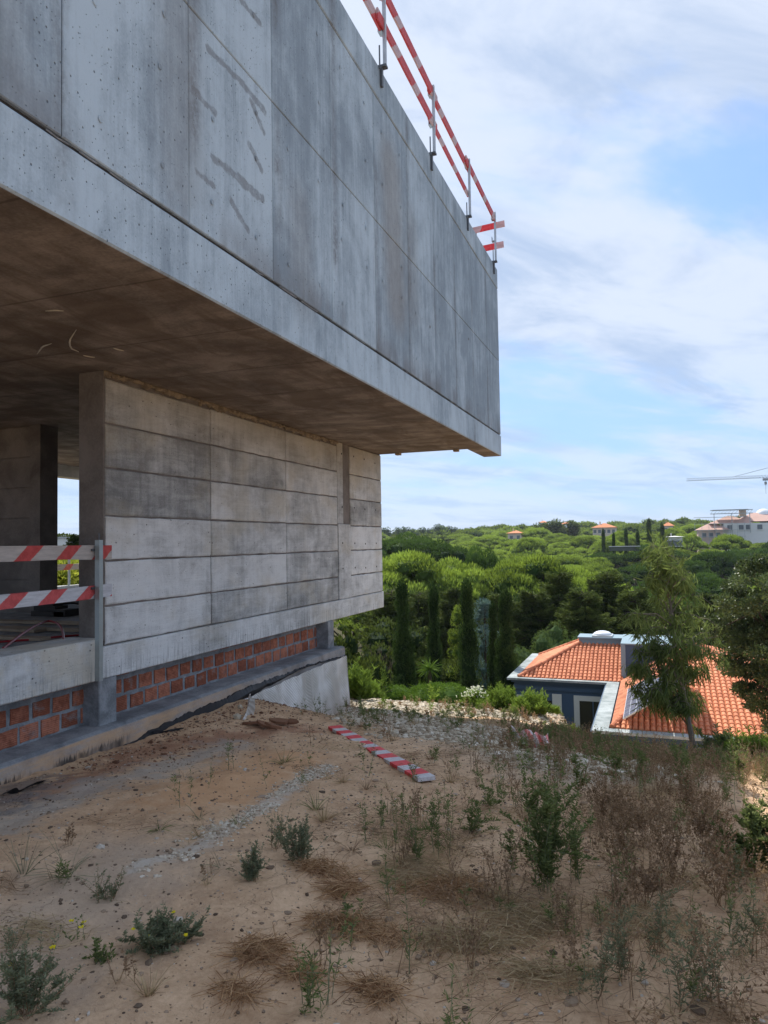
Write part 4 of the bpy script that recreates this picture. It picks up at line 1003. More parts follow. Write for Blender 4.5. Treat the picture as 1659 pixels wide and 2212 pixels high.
# trims and openings on the shaded front
for a, b, z0, z1 in ((-5.02, -4.66, -9.4, -5.84), (-3.70, -3.36, -9.4, -5.74)): hpart(MB().box(a, b, 27.50, 27.545, z0, z1), 'pilaster', 'paint_trim')
hpart(MB().box(-2.92, -1.80, 27.49, 27.54, -5.93, -5.75), 'window_frame', 'paint_trim')
hpart(MB().box(-2.92, -2.72, 27.49, 27.54, -9.4, -5.931), 'window_frame', 'paint_trim')
hpart(MB().box(-2.72, -1.78, 27.515, 27.535, -9.4, -5.935), 'window_pane', 'glass_dark')
hpart(MB().box(-2.26, -2.22, 27.50, 27.514, -9.4, -5.935), 'window_bar', 'paint_blue')
hpart(MB().box(-4.50, -3.72, 27.515, 27.54, -9.4, -6.0), 'window_pane', 'glass_dark')
# roof planes
def plane_pts(A, Bq, T0, T1): return [np.array(A, float), np.array(Bq, float), np.array(T1, float), np.array(T0, float)]
roofs = []
ap1 = (-2.88, 30.0, -4.19); ap2 = (-1.15, 30.0, -4.19)
e1 = [(-4.95, 27.58, -5.20), (-1.20, 27.58, -5.20)]
roofs.append(('front', plane_pts(e1[0], e1[1], ap1, ap2)))
roofs.append(('left', plane_pts((-4.95, 33.0, -5.2), e1[0], (-2.88, 31.0, -4.19), ap1)))
roofs.append(('back', plane_pts((6.0, 33.2, -5.2), (-4.95, 33.0, -5.2), (-1.15, 31.0, -4.19), (-2.88, 31.0, -4.19))))
a2 = (1.32, 26.2, -3.58)
W0 = (-1.22, 20.86, -5.2); W1 = (5.8, 20.86, -5.2); W2 = (5.8, 32.5, -5.2); W3 = (-1.22, 31.5, -5.2)
roofs.append(('left', plane_pts(W3, W0, a2, a2))); roofs.append(('front', plane_pts(W0, W1, a2, a2))); roofs.append(('right', plane_pts(W1, W2, a2, a2))); roofs.append(('back', plane_pts(W2, W3, a2, a2)))
RB = empty('roof', (0, 0, 0)); RB.parent = H_; RB.matrix_parent_inverse = Matrix.Translation(-Vector(HL))
def barrel(Lt=.205, Wt=.15):
    """one curved tile, length along +Y (up the slope), arch along X"""
    V = []; k = 5
    for i, (yy, s_, zo) in enumerate(((0, 1.0, .018), (Lt+.03, .86, .0))):
        for j in range(k):
            a = math.pi*j/(k-1); V.append((-math.cos(a)*Wt*.40*s_, yy, math.sin(a)*.040*s_+zo))
    F = [(j, j+1, k+j+1, k+j) for j in range(k-1)]; V += [(-Wt*.38, 0, .0), (Wt*.38, 0, .0)]; F.append((2*k, 2*k+1, 4, 3, 2, 1, 0))
    return np.array(V), F
TV, TF = barrel(); tile_me = MB().add(TV, TF).mesh('tile', M['roof_tile']); stuff_t = MB(); ntile = 0
for ri, (rn, Q) in enumerate(roofs):
    A, Bq, T1, T0 = Q; bed = MB(); tri = [A, Bq, T1, T0] if np.linalg.norm(T0-T1) > .01 else [A, Bq, T0]
    nrm = np.cross(Bq-A, T0-A); nrm /= np.linalg.norm(nrm)
    if nrm[2] < 0: nrm = -nrm
    bed.add(tri+[p-nrm*.08 for p in tri], [tuple(range(len(tri)))]+[tuple(range(2*len(tri)-1, len(tri)-1, -1))])
    hb = bed.build('roof_plane', M['tile_bed'], RB)
    if rn in ('back',): continue
    ex = Bq-A; Lx = np.linalg.norm(ex); ex /= Lx; uy = np.cross(nrm, ex); uy *= 1 if uy[2] > 0 else -1
    h = (T0-A)@uy; Wt, Lt = .152, .205
    for j in range(int(h/Lt)+1):
        q = (j*Lt+.06)/h
        if q > 1: break
        xa = ((T0-A)@ex)*q; xb = Lx+((T1-Bq)@ex)*q
        i0 = math.ceil((xa+.04)/Wt); i1 = math.floor((xb-.04)/Wt)
        for i in range(i0, i1+1):
            p = A+ex*(i*Wt)+uy*(j*Lt)+nrm*(.004+RNG.uniform(0, .004))
            if ri == 0 and p[0] > -1.28 : continue
            if ri in (3,) and p[1] > 30: continue
            Mx = np.array([ex, uy, nrm]).T
            if ri in (0, 1) and ntile < 300:
                o = link('tile', tile_me, RB); m4 = Matrix.Identity(4)
                for a in range(3):
                    for b in range(3): m4[a][b] = Mx[a][b]
                    m4[a][3] = p[a]
                o.matrix_local = m4; ntile += 1
            else: stuff_t.add((Mx@TV.T).T+p, TF, RNG.random())
stuff_t.build('tile_rows', M['roof_tile'], RB)['kind'] = 'stuff'
def ridge(a, b, r=.075):
    a = np.array(a, float); b = np.array(b, float); L = np.linalg.norm(b-a); n = max(2, int(L/.28)); out = []
    for i in range(n):
        p = a+(b-a)*i/n; q = a+(b-a)*(i+1.12)/n
        MB().tube([p, q], [r, r*.84], 8, RNG.random()).build('ridge_tile', M['roof_tile'], RB)
up_ = np.array((0, 0, .045))
ridge(np.array(e1[0])+up_, np.array(ap1)+up_); ridge(np.array((-4.95, 33., -5.2))+up_, np.array((-2.88, 31, -4.19))+up_)
ridge(np.array(W0)+up_, np.array(a2)+up_); ridge(np.array(W1)+up_, np.array(a2)+up_)
# flat box at the ridge with the skylight dome
hpart(MB().box(-2.92, -1.16, 30.02, 31.0, -4.35, -3.98), 'ridge_box', 'paint_grey_blue')
hpart(MB().box(-2.97, -1.10, 29.96, 31.06, -3.98, -3.92), 'ridge_box_cap', 'paint_grey_blue')
dm_ = MB(); V, F = ICO[3]; dm_.add(np.stack([V[:, 0]*.36, V[:, 1]*.36, np.maximum(V[:, 2], 0)*.16], 1)+np.array((-2.03, 30.45, -3.86)), F)
sk = hpart(MB().box(-2.42, -1.64, 30.06, 30.84, -3.92, -3.86), 'skylight', 'alu'); o = dm_.build('skylight_dome', M['dome_white'], sk, smooth=True)
# raised blue gable wall with a pale verge
hpart(MB().add([(-1.10, 28.0, -5.05), (.55, 28.0, -4.2), (.55, 28.0, -3.90), (-1.10, 28.0, -3.90), (-1.10, 30.6, -5.05), (.55, 30.6, -4.2), (.55, 30.6, -3.90), (-1.10, 30.6, -3.90)],
     [(0, 1, 2, 3), (7, 6, 5, 4), (0, 4, 5, 1), (3, 2, 6, 7), (0, 3, 7, 4), (1, 5, 6, 2)]), 'gable_wall', 'paint_blue')
hpart(MB().box(-1.24, -1.08, 27.95, 28.02, -5.15, -3.86), 'verge', 'paint_grey_blue')
hpart(MB().box(-1.24, .62, 27.96, 30.65, -3.898, -3.85), 'gable_cap', 'paint_grey_blue')
# solar panels on the left slope of the nearer wing
A, Bq, T1, T0 = roofs[3][1]; nrm = np.cross(Bq-A, T0-A); nrm /= np.linalg.norm(nrm); nrm *= np.sign(nrm[2])
ey = unit(np.array([0, 1., 0])-nrm*nrm[1]); eu = np.cross(ey, nrm); eu *= 1 if eu[2] > 0 else -1
def on_slope(px, py, off=.10):
    d = ray(px, py); t = ((A+nrm*off)@nrm)/(d@nrm); return d*t
c0 = on_slope(1345, 1556); 
for k in range(4):
    for r_ in range(2):
        base = c0+ey*(k*1.02)*1.0+eu*(.03+r_*1.03)
        if k == 3 and r_ == 1: continue
        P4 = Matrix(((ey[0], eu[0], nrm[0], base[0]), (ey[1], eu[1], nrm[1], base[1]), (ey[2], eu[2], nrm[2], base[2]), (0, 0, 0, 1)))
        sp_ = MB().box(0, .99, 0, 1.0, 0, .035).build('solar_panel', M['alu'], H_); sp_.matrix_parent_inverse = Matrix.Translation(-Vector(HL)); sp_.matrix_basis = P4
        gl = MB().box(.02, .97, .02, .98, .0352, .040).build('glass', M['solar_cell'], sp_)
        gr = MB()
        for q in range(1, 5): gr.box(.02, .97, q*.2-.006, q*.2+.006, .0402, .0425)
        gr.box(.49, .50, .02, .98, .0402, .0427); gr.build('grid', M['alu'], sp_)['kind'] = 'stuff'

# ------------------------------------------------------------------ far buildings and cranes
plain('plaster_white', (.72, .71, .68), .8, .08, .2); plain('plaster_cream', (.62, .52, .42), .8, .1, .2); plain('plaster_pink', (.62, .47, .41), .8, .15, .2)  # pink villa plaster is paled, distance haze put into its colour
plain('roof_pink', (.55, .36, .30), .85, .2, .4); plain('roof_orange', (.60, .22, .10), .85, .2, .4); plain('pane_far', (.14, .16, .18), .3, .2, .3)
plain('wall_grey', (.09, .10, .08), .9, .2, .3); plain('crane_steel', (.26, .28, .30), .6, .2, .3); plain('scaffold', (.45, .46, .46), .6, .2, .3)  # crane steel is lightened to carry distance haze in the colour
def hip_roof(mb, x0, x1, y0, y1, z, h, ov=.6, k=.5):
    x0 -= ov; x1 += ov; y0 -= ov; y1 += ov; m_ = min(x1-x0, y1-y0)*k
    V = [(x0, y0, z), (x1, y0, z), (x1, y1, z), (x0, y1, z), (x0+m_, (y0+y1)/2, z+h), (x1-m_, (y0+y1)/2, z+h)]
    return mb.add(V, [(0, 1, 5, 4), (1, 2, 5), (2, 3, 4, 5), (3, 0, 4), (3, 2, 1, 0)])
def far_house(name, px0, px1, pyw, pye, pyr, Yd, depth, wall, roof, label, wins, storeys=2):
    a = way(px0, pye, Yd); b = way(px1, pye, Yd); top = a[2]; base = way(px0, pyw, Yd)[2]; rz = way(px0, pyr, Yd+depth/2)[2]
    o = empty(name, (a[0], a[1], base)); tag(o, label, 'house'); W_ = b[0]-a[0]; Hh = top-base
    MB().box(0, W_, 0, depth, -.6 if storeys == 1 else -5, Hh).build('wall', M[wall], o); hip_roof(MB(), 0, W_, 0, depth, Hh+.01, rz-top).build('roof', M[roof], o)
    MB().box(W_*.28, W_*.33, depth*.4, depth*.5, Hh, rz-base+.7).build('chimney', M[wall], o)
    for i in range(wins):
        for s_ in range(storeys):
            xx = W_*(i+.5)/wins; zz = Hh-1.6-s_*2.9
            w_ = MB().box(xx-.55, xx+.55, -.06, -.01, zz-.6, zz+.7).build('window', M['pane_far'], o)
            MB().box(xx-.7, xx+.7, -.12, -.061, zz-.78, zz-.62).build('sill', M['plaster_white'], w_)
    return o
far_house('far_house', 1280, 1330, 1152, 1140, 1131, 300, 8, 'plaster_cream', 'roof_orange', 'cream villa with an orange roof on the skyline among pines', 5)
far_house('far_house', 1097, 1127, 1160, 1152, 1146, 260, 6, 'plaster_cream', 'roof_orange', 'small cream cottage with a brown pitched roof in the pine wood', 2, 1)
far_house('far_house', 1433, 1454, 1150, 1136, 1128, 320, 7, 'plaster_cream', 'roof_orange', 'small orange roof showing above the pines right of the villa', 2, 1)
far_house('far_house', 1440, 1474, 1166, 1160, 1158, 190, 5, 'plaster_white', 'plaster_white', 'low white wall and flat roof behind the sapling top', 3, 1)
for px0, px1, py, lab in ((1212, 1232, 1130, 'tiny white house at the left on the skyline beside the bushy tree'), (1165, 1180, 1127, 'tiny white gable on the skyline left of the bushy tree')):
    far_house('far_house', px0, px1, py+8, py+2, py-2, 380, 6, 'plaster_white', 'roof_orange', lab, 2, 1)
a = way(1316, 1174, 150); b = way(1382, 1174, 150); o = empty('terrace_wall', (a[0], a[1], a[2]-1.2)); tag(o, 'long dark terrace wall with white coping between far cypresses', 'wall')
MB().box(0, b[0]-a[0], 0, .4, -.3, .55).build('wall', M['wall_grey'], o); MB().box(-.1, b[0]-a[0]+.1, -.1, .5, .55, .64).build('coping', M['plaster_white'], o)
# white villa under construction
Yv = 235; a = way(1508, 1135, Yv); b = way(1700, 1135, Yv); base = way(1508, 1153, Yv)[2]; vw = b[0]-a[0]
o = empty('villa', (a[0], a[1], base)); tag(o, 'large white villa with pale red roofs and scaffolding on the right skyline', 'house')
eh = a[2]-base
MB().box(0, vw*.30, 0, 9, -6, eh-1.4).build('wall', M['plaster_pink'], o); MB().box(vw*.30, vw, 1, 12, -6, eh+.4).build('wall', M['plaster_white'], o)
hip_roof(MB(), 0, vw*.34, 0, 9, eh-1.39, 2.4).build('roof', M['roof_pink'], o); hip_roof(MB(), vw*.16, vw*.62, 2, 11, eh+.42, 2.3).build('roof', M['roof_pink'], o)
hip_roof(MB(), vw*.45, vw*1.02, 3, 13, eh+.9, 2.7).build('roof', M['roof_pink'], o)
MB().box(vw*.50, vw*.58, 5, 6.5, eh+2.4, eh+4.6).build('chimney', M['plaster_cream'], o)
for i, q in enumerate((.34, .47, .55, .68, .86)):
    w_ = MB().box(vw*q, vw*q+1.3, .90, .98, eh-1.5, eh-.1).build('window', M['pane_far'], o); MB().box(vw*q-.2, vw*q+1.5, .8, .899, eh-1.7, eh-1.52).build('sill', M['plaster_white'], w_)
for q in (.04, .12, .2): MB().box(vw*q, vw*q+1.2, -.08, -.01, eh-3.6, eh-2.3).build('window', M['pane_far'], o)
V, F = ICO[3]; MB().add(V*np.array((2.4, 2.4, 2.2))+np.array((vw*.80, 9, eh+2.6)), F).build('dome', M['dome_white'], o, smooth=True)
s_ = empty('scaffold', (a[0]-1, a[1]-1.5, base)); tag(s_, 'grey scaffold wrapped round the left end of the white villa', 'scaffold')
for i in range(8): MB().box(i*1.9, i*1.9+.10, 0, .1, -4, eh+.6).build('upright', M['scaffold'], s_)
for k in range(4): MB().box(-.2, 13.6, -.05, .6, k*1.9-1.0, k*1.9-.88).build('deck', M['scaffold'], s_)
a1 = way(1534, 1104, Yv); b1 = way(1626, 1102, Yv); o = empty('roof_shelter', (a1[0], a1[1], base)); tag(o, 'flat lattice frame of a temporary shelter above the villa roof', 'shelter')
L = b1[0]-a1[0]; zt = a1[2]-base
for zz in (zt, zt-1.0): MB().box(0, L, 0, .25, zz, zz+.22).build('chord', M['scaffold'], o)
for i in range(0, 13): MB().bar((L*i/12, .1, zt-.9), (L*min(12, i+1)/12, .1, zt+.1), .08, .08).build('strut', M['scaffold'], o)
for q in (.08, .5, .92): MB().box(L*q, L*q+.2, 0, .2, 0, zt-.9).build('leg', M['scaffold'], o)
MB().box(L*.05, L*.9, -.1, 6, zt+.23, zt+.33).build('cover', M['scaffold'], o)
# tower crane: jib across the right edge of the sky
Yc = 260; a = way(1483, 1039, Yc); b = way(1720, 1041, Yc); o = empty('tower_crane', (b[0], b[1], -5)); tag(o, 'tower crane whose long thin jib reaches into the sky from the right edge', 'crane')
L = b[0]-a[0]; zz = a[2]+5
for (yy, z_) in ((-.5, 0), (.5, 0), (0, .8)): MB().box(-L, 6, yy-.03, yy+.03, zz+z_-.03, zz+z_+.03).build('chord', M['crane_steel'], o)
lac = MB(); nseg = 40
for i in range(nseg):
    x0_ = -L+(L+6)*i/nseg; x1_ = -L+(L+6)*(i+1)/nseg; xm = (x0_+x1_)/2
    for yy in (-.5, .5): lac.bar((x0_, yy, zz), (xm, 0, zz+.8), .05, .05).bar((xm, 0, zz+.8), (x1_, yy, zz), .05, .05)
lac.build('lacing', M['crane_steel'], o)['kind'] = 'stuff'
MB().bar((-L*.55, 0, zz+.8), (0, 0, zz+5), .12, .12).build('tie_bar', M['crane_steel'], o); MB().box(-.6, .6, -.6, .6, -10, zz+5).build('mast', M['crane_steel'], o)
tx = way(1654, 1046, Yc)[0]-b[0]; MB().box(tx-.8, tx+.8, -.5, .5, zz-.9, zz-.2).build('trolley', M['crane_steel'], o)
hk = MB().box(tx-.05, tx+.05, -.05, .05, zz-5.2, zz-.9).build('hoist_rope', M['crane_steel'], o); MB().box(tx-.35, tx+.35, -.2, .2, zz-2.2, zz-1.3).build('hook_block', M['crane_steel'], hk)
# seen through the open storey on the left
p0 = way(60, 1180, 30); p1 = way(138, 1163, 30); o = empty('white_block', (p0[0], p0[1], -2)); tag(o, 'plain pale box-shaped building seen through the open storey', 'building')
MB().box(0, p1[0]-p0[0], 0, 5, -1, p1[2]+2).build('wall', M['plaster_white'], o); MB().box(-.05, p1[0]-p0[0]+.05, -.05, 5.05, p1[2]+2, p1[2]+2.08).build('roof_edge', M['scaffold'], o)
p0 = way(150, 1180, 32); o = empty('shed', (p0[0], p0[1], -2)); tag(o, 'shed with a low brown and white pitched roof seen through the open storey', 'shed')
MB().box(0, 6, 0, 4, -1, 1.9).build('wall', M['plaster_white'], o); MB().add([(-1.2, -.4, 1.85), (5, -.4, 2.9), (5, 4, 2.9), (-1.2, 4, 1.85), (-1.2, -.4, 1.70), (5, -.4, 2.75), (5, 4, 2.75), (-1.2, 4, 1.70)], [(0, 1, 2, 3), (7, 6, 5, 4), (0, 4, 5, 1), (3, 2, 6, 7), (0, 3, 7, 4), (1, 5, 6, 2)]).build('roof', M['roof_pink'], o)
loc, h = yz(112, 1148, 40); PB[0].place('broad_tree', loc, (.45, .45, h/8.4), 0, 'round dark treetop above the pale box building at left')
loc, h = yz(163, 1150, 26); PC[0].place('conifer', loc, (.3, .3, h/9.3), 0, 'small spiky conifer seen through the open storey')
PS = [Proto(bushy_proto(130+i, env_ell(0, 0, .55, .6, .6, .5, .3), 16, (.28, .28, .28), 130, .17, .04, .6, 1, .03, 1.2, .4, 1, .3), 'weed_lit', 'twig', 'foliage') for i in range(2)]
rng = np.random.default_rng(31)
for k in range(26):
    yy = rng.uniform(13.0, 19); xx = -yy*rng.uniform(.88, 1.08)
    if xx > -13.0: xx -= 1.2
    PS[k % 2].place('tall_weed', (xx, yy, float(hgt(xx, yy, False))-.05), rng.uniform(.75, 1.1), k, 'sunlit yellow-green weed growing behind the open floor', 'weed', 'sunlit weeds behind the open floor')

# ------------------------------------------------------------------ near trees on the right
def sapling():
    rng = np.random.default_rng(77); b = way(1497, 1600, 10.6); b[2] = float(hgt(b[0], b[1]));  o = empty('eucalyptus_sapling', tuple(b)); tag(o, 'slender young eucalyptus with hanging narrow leaves in front of the tiled roof', 'tree')
    Yd = b[1]; P = [way(x, y, Yd+dy)-b for x, y, dy in ((1497, 1610, 0), (1488, 1560, 0), (1478, 1500, .05), (1462, 1420, .1), (1452, 1330, .1), (1440, 1250, .15), (1432, 1178, .15))]
    t = MB(); t.tube(P, [.038, .034, .030, .024, .018, .012, .006], 7); P = np.array(P)
    tt = np.linspace(0, 6, 60); line = np.array([np.interp(tt, range(7), P[:, j]) for j in range(3)]).T
    C = []; Dv = []; Tt = []
    def blob_at(px, py, rx, n, hang): 
        c = way(px, py, Yd+rng.normal(0, .25))-b; k = np.argmin(abs(line[:, 2]-(c[2]-.25))); st = line[k]
        mid = (st+c)/2+np.array((0, 0, .08)); t.tube([st, mid, c], [.010, .007, .003], 5, cap=False)
        for _ in range(max(2, n//22)):
            e = c+rng.normal(0, rx, 3)*np.array((1, 1, 1)); t.tube([c, (c+e)/2+np.array((0, 0, .04)), e], [.004, .003, .0015], 4, cap=False)
            m_ = 22; q = rng.random(m_)[:, None]; C.append(c+(e-c)*q+rng.normal(0, .022, (m_, 3)))
            d = rng.normal(0, .55, (m_, 3)); d[:, 2] = -np.abs(rng.normal(.9, .4, m_)) if rng.random() < hang else rng.normal(.1, .6, m_)
            Dv.append(d); Tt.append(np.clip(rng.normal(.35 if py > 1380 else .62, .22, m_), 0, 1))
    for _ in range(44): # upper airy crown
        y = rng.uniform(1178, 1390); s_ = np.interp(y, [1178, 1230, 1300, 1390], [14, 38, 62, 75]); blob_at(1430+(y-1178)*.10+rng.normal(0, s_*.62), y, .13, 75, .7)
    for _ in range(62): # lower dense skirt
        y = rng.uniform(1390, 1530); s_ = np.interp(y, [1390, 1460, 1530], [74, 72, 50]); blob_at(1448+rng.normal(0, s_*.55), y, .13, 78, .95)
    mb = MB(); C = np.concatenate(C); Dv = np.concatenate(Dv); Tt = np.concatenate(Tt); n = len(C)
    leaves(mb, C, Dv, rng.uniform(.11, .20, n), rng.uniform(.014, .021, n), Tt, rng, .06)
    mb.build('foliage', M['leaf_euca'], o); t.build('trunk', M['bark_pale'], o)
sapling()
def oak():
    rng = np.random.default_rng(78); Yd = 13.5; p = way(1720, 1500, Yd); gz_ = float(hgt(p[0], p[1], False)); b = np.array((p[0], p[1], gz_))
    o = empty('oak_tree', tuple(b)); tag(o, 'dark small-leaved oak leaning in over the roof at the right edge', 'tree')
    t = MB(); top = way(1690, 1300, Yd)-b; t.tube([(0, 0, -.3), top*.5+np.array((.1, 0, 0)), top, way(1660, 1235, Yd)-b], [.13, .10, .07, .03], 8)
    mb = MB(); cen = []; 
    poly = [(1660, 1215, 30), (1620, 1225, 28), (1640, 1270, 40), (1590, 1265, 26), (1570, 1310, 32), (1610, 1330, 45), (1655, 1340, 45), (1545, 1345, 26), (1560, 1390, 36), (1600, 1400, 45), (1650, 1400, 45), (1700, 1330, 50), (1700, 1250, 45), (1700, 1400, 50),
            (1578, 1436, 22), (1625, 1445, 28), (1660, 1450, 30), (1602, 1480, 14), (1640, 1500, 22), (1655, 1535, 18), (1668, 1560, 16), (1690, 1500, 40)]
    for px, py, r in poly:
        R_ = r*Yd/FD
        for _ in range(int(1.5+r/8)):
            c = way(px+rng.normal(0, r*.5), py+rng.normal(0, r*.5), Yd+rng.normal(0, R_*1.2))-b; cen.append(c)
            if rng.random() < .4: t.tube([top*rng.uniform(.6, 1), (top+c)/2+rng.normal(0, .05, 3), c], [.03, .018, .006], 5, cap=False)
    cen = np.array(cen); tufts(mb, cen, (.17, .17, .13), 260, .055, .034, .25, .8, .35, rng.uniform(.1, .9, len(cen)), .2, rng)
    mb.build('crown', M['leaf_oak'], o); t.build('trunk', M['bark'], o)
oak()

# ------------------------------------------------------------------ loose ground cover
def gz(x, y): return hgt(x, y)
def stones(name, P, size, mat, label_kind='stuff', seed=1, flat=.6):
    rng = np.random.default_rng(seed); n = len(P); V0, F0 = ICO[1]; F0 = np.array(F0); k = len(V0)
    J = 1+rng.normal(0, .17, (n, k, 1)); sc = size[:, None, None]*rng.uniform(.7, 1.3, (n, 1, 3))*np.array((1, 1, flat))
    V = V0[None]*J*sc; a = rng.uniform(0, 6.28, n); ca, sa = np.cos(a)[:, None], np.sin(a)[:, None]
    X = V[..., 0]*ca-V[..., 1]*sa; Y = V[..., 0]*sa+V[..., 1]*ca; V = np.stack([X, Y, V[..., 2]], -1)+P[:, None]
    mb = MB(); F = (F0[None]+(np.arange(n)*k)[:, None, None]).reshape(-1, 3)
    mb.arrays(V.reshape(-1, 3), F, np.repeat(rng.random(n), k)); o = mb.build(name, M[mat]); o['kind'] = label_kind; return o
def stonemat(name, c0, c1, c2):
    m, t = newmat(name); ti = t.n('ShaderNodeAttribute', attribute_name='tint', attribute_type='GEOMETRY').outputs['Fac']
    c = t.mix(t.ss(ti, .0, .6), c0, c1); c = t.mix(t.ss(ti, .75, .95), c, c2); P = pos(t)
    finish(t, c, .9, t.noise(P, 60, 3), .002, 1, .15)
stonemat('stone_pale', (.28, .22, .15), (.54, .47, .36), (.66, .60, .50))
stonemat('stone_soil', (.10, .07, .05), (.33, .24, .165), (.52, .46, .39))
stonemat('stone_white', (.36, .28, .20), (.58, .50, .39), (.68, .62, .52))
rng = np.random.default_rng(200)
def dpoly(x, y, P):
    d_ = np.full(x.shape, 99.)
    for a, b in zip(P[:-1], P[1:]):
        a = np.array(a); b = np.array(b); L2 = ((b-a)**2).sum(); q = np.clip(((x-a[0])*(b-a)[0]+(y-a[1])*(b-a)[1])/L2, 0, 1); d_ = np.minimum(d_, np.hypot(x-a[0]-q*(b-a)[0], y-a[1]-q*(b-a)[1]))
    return d_
n = 75000; y = rng.uniform(6.5, 18.5, n); x = rng.uniform(-6.6, 1.0, n); dp = dpoly(x, y, RUB)+.9*(vn(x, y, 1.6, 9)-.5)
pk = np.maximum(sst(dp, 1.0, .25), sst(y+.8*(vn(x, y, 1.6, 9)-.5), 11.3, 12.4)*sst(x, -1.6, -2.6)); keep = (rng.random(n) < pk) & ((x > -5.05) | (y > 11.9))
x, y = x[keep], y[keep]; s_ = np.clip(rng.lognormal(-3.95, .42, len(x)), .008, .055)
stones('pale_rubble', np.stack([x, y, gz(x, y)+s_*.15], 1), s_, 'stone_pale', seed=2)
n = 15000; y = rng.uniform(1.6, 10.5, n)**1.0; x = rng.uniform(-5.1, 2.0, n); s_ = np.clip(rng.lognormal(-5.15, .5, n), .003, .028)
stones('grit', np.stack([x, y, gz(x, y)+s_*.1], 1), s_, 'stone_soil', seed=3)
tr_ = [at(*p) for p in ((712, 1655), (640, 1692), (560, 1748), (480, 1790), (400, 1848), (320, 1872))]
P = []
for a, b in zip(tr_[:-1], tr_[1:]):
    L = np.linalg.norm(b-a); m_ = int(L*800); q = rng.random(m_)[:, None]; P.append(a+(b-a)*q+rng.normal(0, .06, (m_, 3)))
P = np.concatenate(P); P = P[vn(P[:, 0], P[:, 1], 7, 3) > .36]; P[:, 2] = gz(P[:, 0], P[:, 1])+.002; s_ = np.clip(rng.lognormal(-5.0, .45, len(P)), .003, .015)
stones('white_chippings', P, s_, 'stone_white', seed=4)
# clods at the foot of the footing
n = 1500; y = rng.uniform(5.2, 9.9, n); x = -5.1+np.abs(rng.normal(0, .42, n)); s_ = np.clip(rng.lognormal(-4.9, .55, n), .004, .032)
stonemat('stone_red', (.11, .05, .03), (.24, .125, .075), (.36, .25, .17)); stones('earth_clods', np.stack([x, y, gz(x, y)], 1), s_, 'stone_red', seed=5, flat=.75)

# broken tile fragments, stones, plastic strips beside the footing
for k, (px, py, L, w_, a, lab) in enumerate(((548, 1566, .30, .14, .1, 'large dark red broken tile leaning at the left of the rubble'), (575, 1573, .34, .12, -.2, 'long dark red tile fragment in front of the protective sheet'),
        (603, 1566, .28, .13, .3, 'dark red tile fragment in the middle of the rubble row'), (628, 1569, .24, .10, -.1, 'dark red tile fragment at the right end of the rubble'), (590, 1580, .20, .09, .5, 'small dark red tile chip lying in front of the other fragments'))):
    p = at(px, py); mb = MB(); n_ = 7; ang = np.linspace(0, 2*math.pi, n_, endpoint=False); r_ = RNG.uniform(.7, 1.1, n_)
    V = [(L/2*r_[i]*math.cos(ang[i]), w_/2*r_[i]*math.sin(ang[i]), z_) for z_ in (-.014, .014) for i in range(n_)]
    o = mb.add(V, [tuple(range(n_-1, -1, -1)), tuple(range(n_, 2*n_))]+[(i, (i+1) % n_, n_+(i+1) % n_, n_+i) for i in range(n_)]).build('tile_fragment', M['stone_red'])
    o.location = (p[0], p[1], p[2]+.025+.01*k); o.rotation_euler = (RNG.normal(0, .2), RNG.normal(0, .18), a); tag(o, lab, 'broken tile')
for px, py, s_, lab in ((513, 1553, .055, 'tan angular stone on top of the red earth heap'), (519, 1530, .04, 'smaller tan stone tucked under the sheet flap')):
    p = at(px, py); o = MB().blob((0, 0, 0), (s_, s_*.8, s_*.8), 1, .12).build('stone', M['stone_pale']); o.location = (p[0], p[1], p[2]+s_*.4); tag(o, lab, 'stone')
for (pa, pb, lab) in (((5, 1722), (95, 1690), 'black plastic strip on the ground at the left edge'), ((320, 1590), (395, 1577), 'dark curled membrane scrap at the foot of the footing')):
    a = at(*pa); b = at(*pb); n_ = 14; mb = MB(); V = []; F = []
    for i in range(n_):
        q = a+(b-a)*i/(n_-1); e = .02*math.sin(i*1.1); zz = float(gz(q[0], q[1]))+.012+.012*math.sin(i*.9); V += [(q[0]-.02, q[1]+e-.02, zz), (q[0]+.02, q[1]+e+.03, zz+.02)]
    F = [(2*i, 2*i+1, 2*i+3, 2*i+2) for i in range(n_-1)]; b0 = len(V); V2 = [(v[0], v[1], v[2]-.006) for v in V]; F2 = [tuple(reversed([j+b0 for j in f])) for f in F]
    o = mb.add(V+V2, F+F2).build('plastic_strip', M['bitumen']); tag(o, lab, 'strip')
# crumpled red and white tape pieces
for k, (px, py, w_, h_, lab) in enumerate(((1127, 1600, .28, .17, 'crumpled faded red and white tape on the pale rubble'), (1172, 1620, .17, .18, 'short red and white tape standing in the rubble, right of the crumpled piece'))):
    p = at(px, py); n_, m_ = 9, 6; V = []
    for i in range(n_):
        for j in range(m_): V.append((w_*(i/(n_-1)-.5), .05*math.sin(i*1.3+j*.7+k)+RNG.normal(0, .006), h_*j/(m_-1)+.03*math.sin(i*.9)))
    F = [(i*m_+j, (i+1)*m_+j, (i+1)*m_+j+1, i*m_+j+1) for i in range(n_-1) for j in range(m_-1)]
    o = MB().add(V, F).build('tape_piece', M['tape_print']); o.location = (p[0], p[1], p[2]-.01); o.rotation_euler = (-.9 if k == 0 else -.45, 0, .3); tag(o, lab, 'tape')

